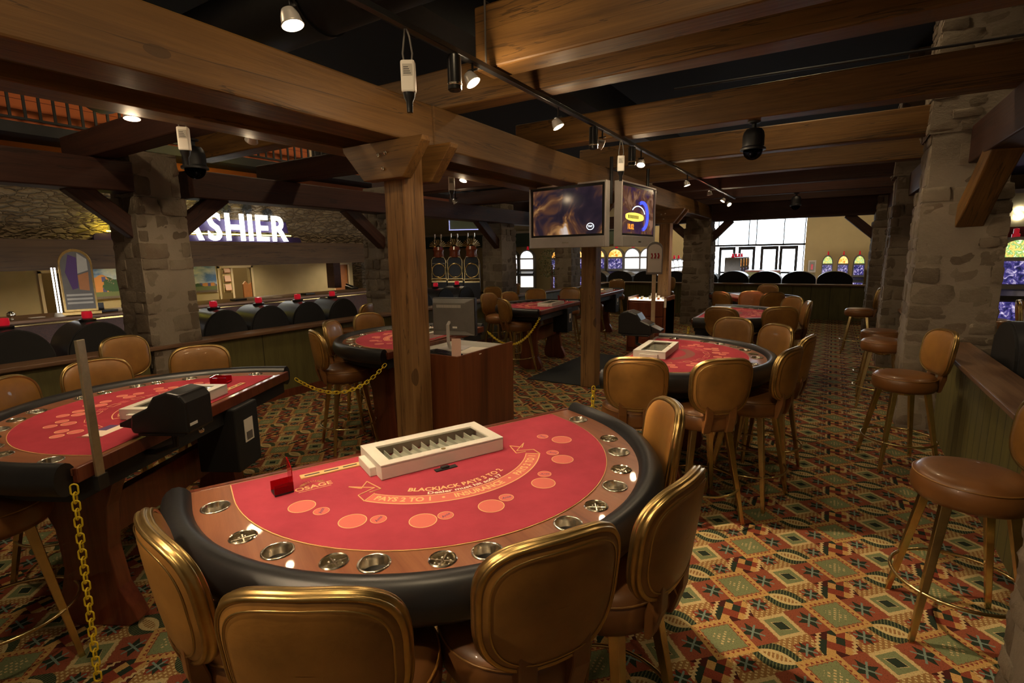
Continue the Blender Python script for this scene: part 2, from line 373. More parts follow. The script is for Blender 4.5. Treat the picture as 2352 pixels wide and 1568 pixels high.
def dup(root,loc,rz,label=None,group=None,scale=None):
    def cp(o,par):
        c=o.copy(); COL.objects.link(c)
        if par: c.parent=par
        for k in o.children: cp(k,c)
        return c
    r=cp(root,None); r.location=loc; r.rotation_euler=(0,0,rz)
    if label: r['label']=label
    if group: r['group']=group
    if scale: r.scale=scale
    return r
def place(o,loc,rz,label=None,group=None):
    o.location=loc; o.rotation_euler=(0,0,rz)
    if label: o['label']=label
    if group: o['group']=group
    return o
def arc(r,a0,a1,n,cx=0,cy=0): return [(cx+r*math.cos(a0+(a1-a0)*i/n),cy+r*math.sin(a0+(a1-a0)*i/n)) for i in range(n+1)]
def circ(cx,cy,r,n=24): return [(cx+r*math.cos(2*PI*i/n),cy+r*math.sin(2*PI*i/n)) for i in range(n)]
# ------------------------------------------------------------ the setting
struct(G().box(-22,8,-1.5,21,-.1,0).build('floor','carpet'))
struct(G().box(-22,8,-1.5,21.2,4.5,4.6).build('ceiling','ceil'))
# rear wall with the bright entrance window
g=G()
WX0,WX1,WZ=-4.05,-.86,3.3
g.box(-22,WX0,21,21.2,0,4.5); g.box(WX1,8,21,21.2,0,4.5); g.box(WX0,WX1,21,21.2,WZ,4.5)
struct(g.build('wall_rear','cream'))
struct(G().box(-22,WX0-2.3,20.9,20.998,2.15,2.75).box(-22,WX0-2.3,20.8,20.998,2.75,2.85,1).build('trim_1',['soffit','whitetrim']))
struct(G().box(WX1+.03,8,20.93,20.998,0,.3).build('baseboard_rear','whitetrim'))
w1=struct(bpy.data.objects.new('window_1',None)); COL.objects.link(w1); w1.location=(WX0,21.1,0)
g=G(); Wd=WX1-WX0
for x in (0,.28,Wd*.42,Wd*.5,Wd*.78,Wd-.05): g.box(x,x+.03,-.06,.04,1.98 if .2<x<Wd-.2 else 0,WZ)
g.box(0,Wd,-.06,.04,1.95,2.02); g.box(0,Wd,-.06,.04,WZ-.06,WZ); pass
g.build('window_frame','black',w1)
G().box(.05,Wd-.05,-.005,.005,2.0,WZ).build('pane','glass',w1)
for k,x in enumerate((.34,1.02,1.78,2.4)):
    d=struct(bpy.data.objects.new('door_%d'%(k+1),None)); COL.objects.link(d); d.location=(WX0+x,21.1,0)
    G().box(0,.58,-.04,.04,0,.2).box(0,.58,-.04,.04,1.82,1.94).box(0,.09,-.04,.04,.2,1.82).box(.49,.58,-.04,.04,.2,1.82).box(0,.58,-.05,.05,.95,1.02).build('door_frame','black',d)
    G().box(.09,.49,-.004,.004,.2,1.82).build('pane','glass',d)
# outside paving and wall right / left / cashier
struct(G().box(-22,8,21.2,40,-.12,-.02).build('ground','lgrey'))
g=G().box(8,8.2,-1.5,21,0,4.5); struct(g.build('wall_right','cream'))
struct(G().box(-22.2,-22,-1.5,21,0,4.5).build('wall_far_left','cash'))
# right-hand annex: wall with sign fascia
struct(G().box(1.6,8,15.95,16.1,0,4.5).build('wall_annex','cream'))
struct(G().box(1.6,8,15.85,15.948,1.98,2.28).build('trim_2','redwall'))
struct(G().box(1.6,8,15.6,15.948,2.82,3.0).build('trim_3','silver'))
struct(G().box(1.6,8,7.5,15.6,3.3,3.4).build('ceiling_annex','purpleceil'))
# ---- cashier front (stone wall over a timber header), counter, room behind
CX=-9.0
struct(G().box(CX-.3,CX,-1.4,8.15,2.06,2.95).box(CX-.3,CX,8.15,9.0,0,2.95).build('wall_cashier','stonewall'))
struct(G().box(-.0,10.0,-.3,.06,0,.40).build('trim_4','header'))
o=bpy.data.objects['trim_4']; o.rotation_euler=(0,0,R(90)); o.location=(CX,-1.6,1.655)
struct(G().box(CX-2.3,CX-.31,-1.4,9.2,2.06,2.16).build('ceiling_cashier','cream'))
BX=CX-2.1
def cyb(y): return y*(-BX)/10.8
g=G()
ys=[(-1.4,cyb(3.1)),(cyb(3.32),cyb(5.95)),(cyb(6.64),cyb(8.86)),(cyb(9.3),10.5)]
for a,b in ys: g.box(BX-.15,BX,a,b,0,2.06)
for a,b in ((3.1,3.32),(5.95,6.64),(8.86,9.3)): g.box(BX-.15,BX,cyb(a),cyb(b),1.58,2.06)
struct(g.build('wall_cashier_rear','cash'))
struct(G().box(BX-2.5,BX-2.4,-1,12,0,2.06).build('wall_office','cream'))
dn=5
for a,b in ((3.1,3.32),(5.95,6.64),(8.86,9.3)):
    d=struct(bpy.data.objects.new('door_%d'%dn,None)); COL.objects.link(d); d.location=(BX,cyb(a),0); w=cyb(b)-cyb(a); dn+=1
    G().box(-.03,.025,-.04,0,0,1.62).box(-.03,.025,w,w+.04,0,1.62).box(-.03,.025,-.04,w+.04,1.58,1.63).build('door_frame','whitetrim',d)
    if a>8: G().box(-.06,-.02,.0,w,0,1.58).build('door_leaf','odoor',d)
    elif a>5:
        G().box(-.05,.0,w*.36,w*.42,0,1.58).build('door_post','whitetrim',d)
        g=G(); g.prism([(w*.72,.7),(w*.99,.7),(w*.99,1.25),(w*.9,1.2),(w*.8,1.28),(w*.72,1.22)],-.05,-.01,'x'); g.build('swing_gate','odoor',d)
L=bpy.data.lights.new('office_lamp','POINT'); L.energy=30; L.color=(1,.72,.35); L.shadow_soft_size=.15
lo=bpy.data.objects.new('office_lamp',L); COL.objects.link(lo); lo.location=(BX-1.2,cyb(6.3),1.9)
tag(lo,'warm lamp glowing in the office behind the cashier doorway','lamp')
struct(G().box(BX+.001,BX+.02,cyb(3.69),cyb(5.88),1.08,1.98).build('trim_5','whitetrim'))
tag(G().box(BX+.021,BX+.04,cyb(3.71),cyb(5.86),1.1,2.0).build('mural','mural'),'painted town mural with blue sky on wall behind the cashier counter','mural')
# wood column in the cashier window
tag(G().box(CX-.28,CX-.05,7.42,7.6,1.12,1.655).build('timber_column','beamdark'),'dark timber column at right end of the cashier window','column')
# upper facade above cashier: siding, balcony, railing
struct(G().box(CX-.9,CX-.8,-1.4,13,2.95,4.5).build('wall_upper','orange'))
struct(G().box(CX-.8,CX-.1,-1.4,13,3.42,3.56).build('trim_6','blackm'))
struct(G().box(CX-.9,CX+.02,-1.4,9,2.951,3.0).build('trim_7','beamdark'))
rl=thing('balcony_railing','black picket railing on the balcony above the cashier','railing',(CX-.15,-1.2,3.56))
G().box(-.02,.02,0,14,.40,.44).box(-.02,.02,0,14,.04,.07).build('rail','blackm',rl)
for k in range(90): G().box(-.012,.012,.05+k*.155,.08+k*.155,.07,.40).build('picket','blackm',rl)
for k,(y0,y1) in enumerate(((1.6,2.6),(5.2,5.9),(7.6,8.5))):
    d=struct(bpy.data.objects.new('window_%d'%(k+2),None)); COL.objects.link(d); d.location=(CX-.8,y0,3.56); w=y1-y0
    G().box(.0,.03,0,w,0,.05).box(.0,.03,0,.05,.05,.8).box(.0,.03,w-.05,w,.05,.8).box(0,.03,0,w,.8,.85).build('window_frame','whitetrim',d)
    G().box(.0,.015,.05,w-.05,.05,.8).build('pane','black',d)
# counter
ct=thing('cashier_counter','long dark wood cashier counter with brass-edged top under the CASHIER sign','counter',(CX+.35,-1.4,0))
G().box(-.36,.5,0,9.5,1.04,1.08).build('worktop','cap',ct,bevel=.01)
G().box(-.2,.3,0,9.4,.0,1.04).build('front_panel','beamdark',ct)
G().tube([(.52,0,1.02),(.52,9.5,1.02)],.015,8).build('nosing','brass',ct)
# partitions (low beadboard walls)
PX=-5.86
for a,b in ((-1.4,2.42),(2.98,5.84),(6.4,9.14),(9.7,12.52),(13.08,15.3)): struct(G().box(PX-.14,PX,a,b,0,.85).build('wall_partition_left','wains_l'))
struct(G().box(PX-.22,PX+.07,-1.4,15.3,.85,.89).build('trim_8','cap',bevel=.008))
struct(G().box(PX,.9,15.3,15.44,0,.86).build('wall_partition_far','wains_x'))
struct(G().box(PX,.95,15.22,15.52,.86,.90).build('trim_9','capx',bevel=.008))
for a,b in ((2.42,6.18),(6.83,9.38),(10.03,12.9),(13.5,15.29)): struct(G().box(.94,1.06,a,b,0,.85).build('wall_partition_right','wains_y'))
struct(G().box(.87,1.14,2.35,15.3,.85,.89).build('trim_10','cap',bevel=.008))
struct(G().box(PX,PX+.02,-1.4,15.29,0,.1).build('baseboard_left','mahog'))
# ------------------------------------------------------------ stone piers
def stone_pier_mesh(w,d,h,seed,flare=.05):
    rnd=random.Random(seed); g=G(); hw,hd=w/2,d/2
    def taper(z): return 1+flare*(1-min(1,z/h))**1.5-(.10 if z>h*.82 else 0)
    nz=12
    vs=[];fs=[]
    ring=[(-hw,-hd),(0,-hd),(hw,-hd),(hw,0),(hw,hd),(0,hd),(-hw,hd),(-hw,0)]
    for k in range(nz+1):
        z=h*k/nz; t=taper(z)
        for (x,y) in ring: vs.append((x*t*.985+rnd.uniform(-.008,.008),y*t*.985+rnd.uniform(-.008,.008),z))
    for k in range(nz):
        for i in range(8): fs.append((k*8+i,k*8+(i+1)%8,(k+1)*8+(i+1)%8,(k+1)*8+i))
    fs.append([nz*8+i for i in range(8)]); g.add(vs,fs,1)
    def lump(cx,cy,cz,sx,sy,sz):
        n=4; vs=[];idx={};fs=[]
        def key(a,b,c):
            k=(a,b,c)
            if k not in idx:
                p=Vector((a/n*2-1,b/n*2-1,c/n*2-1)); e=9.0
                q=(abs(p.x)**e+abs(p.y)**e+abs(p.z)**e)**(1/e); p=p/q*(1 if q else 1)
                j=1+rnd.uniform(-.07,.07)
                idx[k]=len(vs); vs.append((cx+p.x*sx*j,cy+p.y*sy*j,cz+p.z*sz*j))
            return idx[k]
        for a in range(n):
            for b in range(n):
                for c0,fl in ((0,1),(n,0)):
                    q=[(a,b),(a+1,b),(a+1,b+1),(a,b+1)]
                    if fl: q=q[::-1]
                    fs.append([key(x,y,c0) for x,y in q]); fs.append([key(x,c0,y) for x,y in q[::-1]]); fs.append([key(c0,x,y) for x,y in q])
        g.add(vs,fs,0)
    z=.02
    while z<h-.04:
        rh=rnd.uniform(.10,.21); rh=min(rh,h-z)
        t=taper(z+rh/2)
        for side in range(4):
            L=(w if side%2==0 else d)*t; o=(hd if side%2==0 else hw)*t
            s=-L/2-(.012 if side%2==0 else 0)
            while s<L/2-.03:
                sw=rnd.uniform(.13,.34); sw=min(sw,L/2+.012-s)
                if sw<.05: break
                c=s+sw/2; p=rnd.uniform(-.014,.010); dz=rnd.uniform(-.012,.012)
                hs=(sw/2-.007,.05,rh/2-.006)
                off=o-.048+p
                if side==0: lump(c,-off,z+rh/2+dz,*hs)
                elif side==2: lump(c,off,z+rh/2+dz,*hs)
                elif side==1: lump(off,c,z+rh/2+dz,hs[1],hs[0],hs[2])
                else: lump(-off,c,z+rh/2+dz,hs[1],hs[0],hs[2])
                s+=sw
        z+=rh
    return g
pv=[stone_pier_mesh(.58,.56,2.82,s).build('stone_pier',['stone','mortar'],smooth=True) for s in (3,8,21)]
for o in pv: o.data.set_sharp_from_angle(angle=R(55))
piers=[(-6.12,2.70,0,'stone pier rising at left in front of the CASHIER sign'),(-6.12,6.12,1,'stone pier half hidden behind the front timber post'),(-6.12,9.42,2,'stone pier beside the brass-fronted slot machines'),(-6.12,12.8,0,'dark stone pier behind the middle timber post, under the screens'),
 (-2.8,13.3,1,'stone pier left of the bright entrance window'),(.98,6.5,2,'big stone pier at right with a low wall running up to it'),(.98,9.7,0,'second stone pier down the right aisle, behind the big one'),(.95,13.2,1,'farthest dark stone pier at the right of the aisle'),(.97,2.08,1,'rough pale stone pier cut by the bottom right corner')]
used=set()
for i,(x,y,k,l) in enumerate(piers):
    if k in used: o=pv[k].copy(); COL.objects.link(o)
    else: o=pv[k]; used.add(k)
    o.location=(x,y,0); o.rotation_euler=(0,0,[0,PI,PI/2,-PI/2][i%4] if i!=5 else 0)
    o.scale=(1,.86,1) if i<4 else (1.08,1.06,1)
    tag(o,l,'pillar','stone piers of the gaming pit')
    if i in (5,6):
        c=bpy.data.objects.new('upper_shaft',pv[k].data); COL.objects.link(c); c.parent=o; c.location=(0,.02,2.78); c.scale=(.95,.95,.60)
# ------------------------------------------------------------ timber frame
def beam(name,p0,p1,w,h,mat,label,group,parent=None,cat='beam',seed=0,bev=.012):
    p0=Vector(p0);p1=Vector(p1); d=p1-p0; L=d.length
    rnd=random.Random(seed+int(L*100)+int(abs(p0.x*37+p0.y*11))); n=max(2,int(L/.8)); g=G(); vs=[];fs=[]
    for i in range(n+1):
        j=[rnd.uniform(-.004,.004) for _ in range(8)]
        x=L*i/n
        vs+=[(x,-w/2+j[0],-h/2+j[1]),(x,w/2+j[2],-h/2+j[3]),(x,w/2+j[4],h/2+j[5]),(x,-w/2+j[6],h/2+j[7])]
    for i in range(n):
        for k in range(4): fs.append((i*4+k,(i+1)*4+k,(i+1)*4+(k+1)%4,i*4+(k+1)%4))
    fs+=[(0,1,2,3)[::1],tuple(n*4+k for k in (3,2,1,0))]
    g.add(vs,fs); o=g.build(name,mat,parent,bevel=bev)
    o.location=p0; x=d.normalized(); z=Vector((0,0,1)); 
    if abs(x.z)>.9: z=Vector((0,1,0))
    y=z.cross(x).normalized(); z=x.cross(y)
    o.rotation_euler=Matrix((x,y,z)).transposed().to_euler()
    if label: tag(o,label,cat,group)
    return o
beam('timber_girder',(-2.65,-.6,2.675),(-2.65,3.03,2.675),.27,.29,'beam','knotty brown girder nearest the camera, ending at the front post','main girders')
beam('timber_girder',(-2.65,3.035,2.675),(-2.65,13.1,2.675),.27,.29,'beam','long brown girder from the front post to the far stone pier','main girders')
beam('timber_girder',(-3.19,-.6,2.66),(-3.19,13.1,2.66),.23,.26,'beam','brown girder running just left of and beside the main girder','main girders')
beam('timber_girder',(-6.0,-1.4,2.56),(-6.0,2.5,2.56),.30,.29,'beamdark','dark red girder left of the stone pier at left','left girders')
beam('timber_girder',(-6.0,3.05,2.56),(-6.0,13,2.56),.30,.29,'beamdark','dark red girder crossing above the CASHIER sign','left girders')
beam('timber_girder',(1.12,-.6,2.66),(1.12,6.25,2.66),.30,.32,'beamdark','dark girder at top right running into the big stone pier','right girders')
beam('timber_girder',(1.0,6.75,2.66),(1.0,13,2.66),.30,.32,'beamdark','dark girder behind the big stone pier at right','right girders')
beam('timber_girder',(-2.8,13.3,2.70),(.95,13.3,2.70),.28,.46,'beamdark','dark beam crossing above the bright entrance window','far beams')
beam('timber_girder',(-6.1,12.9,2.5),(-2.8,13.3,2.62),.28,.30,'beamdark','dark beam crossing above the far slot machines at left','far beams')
JG='ceiling joists'
beam('ceiling_joist',(-1.86,2.74,2.99),(3,2.74,2.99),.19,.34,'beam','nearest right joist with rounded sawn end and a wire over it',JG)
beam('ceiling_joist',(-6.0,3.26,2.96),(3,3.26,2.96),.19,.28,'beam','long joist just behind the nearest one, over the front post',JG)
ys=[(4.90,'brown joist with the dome camera hanging under it'),(6.5,'joist passing directly behind the dome camera'),(8.1,'joist above the twin screens'),(9.7,'joist over the second right-hand pier'),(11.3,'dim joist before the farthest one'),(12.75,'farthest dim joist next to the cross beam above the window')]
for y,l in ys: beam('ceiling_joist',(-2.9,y,2.95),(1.5,y,2.95),.19,.26,'beam' if y<9 else 'beamdark',l,JG)  # far joists use darker wood; their dimness is put into the colour
for y,l in ((2.27,'left bay joist with pale sawn end above the left stone pier'),(4.3,'left bay joist seen over the CASHIER sign'),(6.3,'left bay joist behind the front post'),(8.3,'left bay joist in the dark beyond the second pier'),(10.3,'left bay joist near the illuminated dotted sign')):
    beam('ceiling_joist',(-6.5,y,2.835),(-3.31,y,2.835),.19,.24,'beamdark',l,'left bay joists')  # darker wood carries the shade of the left bay in its colour
def corbel(parent,y):
    G().prism([(-.37,2.52),(.36,2.52),(.15,2.30),(-.2,2.30)],y-.04,y+.04,'y').build('corbel_plate','beam',parent,bevel=.006)
    o=parent.children[-1]
def post(x,y,label):
    p=thing('timber_post',label,'post',(x,y,0),0,'timber posts under the girder')
    G().box(-.10,.10,-.10,.10,0,2.53).build('shaft','post',p,bevel=.012)
    for s in (-.145,.145):
        q=G().prism([(-.40,2.53),(.36,2.53),(.35,2.50),(.17,2.28),(-.2,2.28),(-.39,2.49)],s-.045,s+.045,'y').build('corbel_plate','beam',p,bevel=.006)
        if s<0:
            for bx,bz in ((-.04,2.44),(.03,2.45),(.0,2.35)): G().lathe([(.0001,0),(.011,.003),(.014,.01)],12,T=Tm((bx,s-.045,bz),0,R(90))).build('bolt','steel',q)
    return p
post(-2.66,2.85,'big brown timber post in front of the dealer desk and monitor')
post(-2.66,6.27,'timber post standing on the carpet under the twin screens')
post(-2.66,9.75,'far timber post behind the lit chip desk')
def brace(p0,p1,label,mat='beamdark',w=.14): beam('diagonal_brace',p0,p1,w,.17,mat,label,'diagonal braces',cat='brace')
brace((-6.0,2.02,2.47),(-6.0,2.52,2.04),'diagonal brace left of the left stone pier')
brace((-6.0,3.42,2.47),(-6.0,2.93,2.08),'diagonal brace right of the left stone pier, by the sign')
brace((-6.0,5.2,2.47),(-6.0,5.9,1.95),'diagonal brace left of the front timber post')
brace((-6.0,8.45,2.47),(-6.0,9.2,1.95),'diagonal brace by the dotted light sign')
brace((1.08,5.55,2.56),(1.02,6.25,2.0),'broad diagonal brace on the big stone pier at right','beam',.2)
brace((1.0,8.75,2.56),(1.0,9.45,1.95),'diagonal brace on the second right-hand pier')
brace((.2,13.3,2.5),(.75,13.3,2.0),'diagonal brace right of the bright window')
brace((-2.1,13.3,2.5),(-2.55,13.3,2.05),'diagonal brace left of the bright window')
brace((-3.5,13.25,2.5),(-3.0,13.3,2.05),'diagonal brace left of the stone pier by the window')
# duct and conduits above the joists
tag(G().lathe([(.27,-6),(.27,-4.1),(.285,-4.1),(.285,-4),(.27,-4),(.27,-2.1),(.285,-2.1),(.285,-2),(.27,-2),(.27,-.1),(.285,-.1),(.285,0),(.27,0),(.27,6)],28,T=Tm((-1.5,2.95,3.75),0,0,R(90))).build('air_duct','duct',smooth=True,auto=True),'big black round air duct above the nearest joists','duct')
tag(G().box(-3.0,-2.6,0.2,14,3.5,3.9).build('cable_tray','duct'),'dark square duct above the main girder','duct')
tag(G().tube([(-1.6,6.0,3.5),(2.2,6.3,3.5)],.012,8).build('conduit','flank'),'thin grey conduit crossing the dark ceiling at right','pipe')
tag(G().tube([(-1.9,2.635,2.82),(-1.78,2.635,2.82),(-1.78,2.635,3.17),(-1.78,2.85,3.17)],.006,6).build('cable','grey'),'thin cable looped over the sawn end of the nearest joist','cable')
# ------------------------------------------------------------ track lights
def track(x,y0,y1,z,label,stems):
    t=thing('light_track',label,'track',(x,y0,z))
    G().box(-.018,.018,0,y1-y0,0,.028).build('rail','black',t,bevel=.003)
    for s in stems: G().tube([(0,s-y0,.02),(0,s-y0,.30)],.008,6).build('suspension_rod','black',t)
track(-1.73,-1.25,11.2,2.775,'long black light track crossing the right ceiling bay',[])
track(-3.42,.2,7.2,2.70,'black light track left of the double girder',[])
def lamp(x,y,z,zt,tgt,power,label,size=R(52),blend=.45,group='track spotlights',color=(1,.74,.45)):
    t=thing('track_spotlight',label,'lamp',(x,y,z),0,group)
    d=(Vector(tgt)-Vector((x,y,z))).normalized(); q=d.to_track_quat('-Z','Y').to_matrix().to_4x4()
    G().tube([(0,0,zt-z),(0,0,.05)],.007,6).tube([(-.03,0,.06),(.03,0,.06)],.006,6).build('stem','black',t)
    G().lathe([(.012,.055),(.026,.05),(.034,.03),(.040,0),(.043,-.006),(.040,-.008)],20,T=q).build('reflector','silver',t,smooth=True)
    G().lathe([(.0001,-.002),(.024,0),(.03,.002)],16,T=q).build('bulb',EM['bulb'],t)
    l=bpy.data.lights.new('beam_light','SPOT'); l.energy=power; l.color=color; l.spot_size=size; l.spot_blend=blend; l.shadow_soft_size=.03
    o=bpy.data.objects.new('beam_light',l); COL.objects.link(o); o.parent=t; o.matrix_local=Matrix.Translation(d*.02)@q
    l=bpy.data.lights.new('bulb_spill','POINT'); l.energy=power*.045; l.color=color; l.shadow_soft_size=.03
    o=bpy.data.objects.new('bulb_spill',l); COL.objects.link(o); o.parent=t; o.location=d*.05
    return t
LX=-1.73
lamp(-1.79,1.36,2.62,2.78,(-1.35,1.5,.95),62,'largest glowing track spotlight at top, above the front table',R(75),.8)
lamp(LX,2.43,2.68,2.78,(-.08,2.85,0),320,'second lit track spotlight, above the front post bracket',R(29),.25)
lamp(LX,3.46,2.65,2.78,(-.9,3.7,.9),75,'brightest track spotlight below the middle of the track',R(70),.7)
lamp(LX,4.29,2.66,2.78,(.85,6.2,1.3),110,'fourth lit spotlight along the track',R(50),.6)
lamp(LX,5.33,2.64,2.78,(-1.6,4.4,.9),60,'fifth lit spotlight, by the hanging white box',R(70),.7)
lamp(LX,7.29,2.64,2.78,(-1.2,7.3,.9),50,'small spotlight on the far third of the track',R(70),.6)
lamp(LX,8.79,2.65,2.78,(-1.5,9.2,.9),40,'red-tinged small spotlight near the track end',R(70),.6,color=(1,.25,.15))
lamp(LX,9.93,2.64,2.78,(-2.7,9.3,.9),50,'next to last tiny spotlight at the track end',R(60),.6)
lamp(LX,10.6,2.63,2.78,(.4,8.8,.2),50,'last tiny spotlight at the track end',R(60),.6)
lamp(LX,-.15,2.64,2.78,(-1.0,.95,.85),70,'added fill spotlight on the near part of the track, out over the camera',R(85),.8)  # unseen lamp added overhead as fill for the foreground
lamp(LX,-1.0,2.64,2.78,(-.6,1.0,.9),85,'added fill spotlight behind the viewpoint lighting the front chairs',R(80),.8)  # unseen spotlight added to brighten the chair backs
G2='spotlights in the left bay'
lamp(-3.42,1.49,2.55,2.70,(-3.2,1.4,.95),48,'left bay spotlight above the left table',R(75),.7,G2)
lamp(-3.42,2.2,2.55,2.70,(-5.3,2.7,.9),55,'left bay spotlight nearest the dome camera',R(80),.8,G2)
lamp(-3.42,4.58,2.55,2.70,(-3.5,3.9,.95),38,'tiny left bay spotlight right of the front post',R(75),.7,G2)
lamp(-4.88,6.33,2.55,2.72,(-4.1,7.3,.95),40,'farthest left bay spotlight above the dotted sign',R(75),.7,G2)
# unlit black cylinder heads on the track
def can(y,label):
    t=thing('track_canister',label,'lamp',(LX,y,2.6),0,'unlit black canister heads')
    G().lathe([(.0001,.17),(.033,.165),(.036,.15),(.036,0),(.03,-.005),(.0001,0)],18).build('housing','black',t,smooth=True,auto=True)
    G().lathe([(.0361,.02),(.038,.022),(.038,.03),(.0361,.032)],18).build('trim_ring','steel',t)
can(2.27,'unlit black cylinder head left of the second spotlight'); can(4.1,'unlit small black cylinder head left of the fourth spotlight'); can(5.05,'unlit black cylinder head past the hanging white box')
def box_unit(x,y,z,rz,label):
    t=thing('sensor_unit',label,'sensor box',(x,y,z),rz,'hanging sensor boxes')
    G().box(-.033,.033,-.022,.022,0,.14).build('casing','white',t,bevel=.009)
    g=G(); g.box(-.022,.022,-.0235,-.0222,.07,.12); 
    for k in range(4): g.box(-.018,.016-.004*k,-.0238,-.0236,.078+k*.009,.081+k*.009,1)
    g.build('nameplate',['lgrey','ink'],t)
    G().lathe([(.0001,-.085),(.014,-.085),(.016,-.04),(.026,-.02),(.03,0),(.0001,.002)],18).build('sensor_head','black',t,smooth=True,auto=True)
    for s,k in ((-1,.03),(1,.02)): G().tube([(s*.018,0,.138),(s*.022,0,.17),(s*.012,0,.24),(-.005,0,.29+k*.2)],.0045,6).build('cable','grey',t)
    return t
box_unit(LX,1.92,2.50,R(32),'white box sensor hanging on two cables at top centre')
box_unit(-3.46,1.78,2.42,R(50),'silver box sensor hanging over the left stone pier')
box_unit(-3.4,4.35,2.42,R(40),'dim box sensor right of the front post')
box_unit(LX,4.75,2.50,R(20),'small white box sensor beside the far part of the track')
def dome(x,y,z,s,label):
    t=thing('dome_camera',label,'camera',(x,y,z),0,'pendant dome cameras'); t.scale=(s,s,s)
    G().lathe([(.0001,.0),(.05,0),(.045,-.012),(.018,-.02),(.018,-.05),(.03,-.055),(.06,-.06),(.078,-.085),(.085,-.12),(.085,-.2),(.10,-.215),(.10,-.23),(.075,-.232)],32).build('housing','duct',t,smooth=True,auto=True)
    G().lathe([(.076,-.232)]+[(.076*math.cos(a),-.232-.076*math.sin(a)) for a in [R(12*k) for k in range(1,8)]]+[(.0005,-.308)],28).build('dome','dglass',t,smooth=True)
    G().lathe([(.0001,-.23),(.03,-.235),(.035,-.27),(.02,-.29),(.0001,-.292)],16).build('lens','black',t,smooth=True)
dome(-.64,4.93,2.82,1.0,'black pendant dome camera hanging under a joist at right')
dome(-4.45,2.35,2.71,1.0,'pendant dome camera left of the sign, by the left pier')
dome(-.67,11.3,2.82,1.0,'far small dome camera above the bright window')
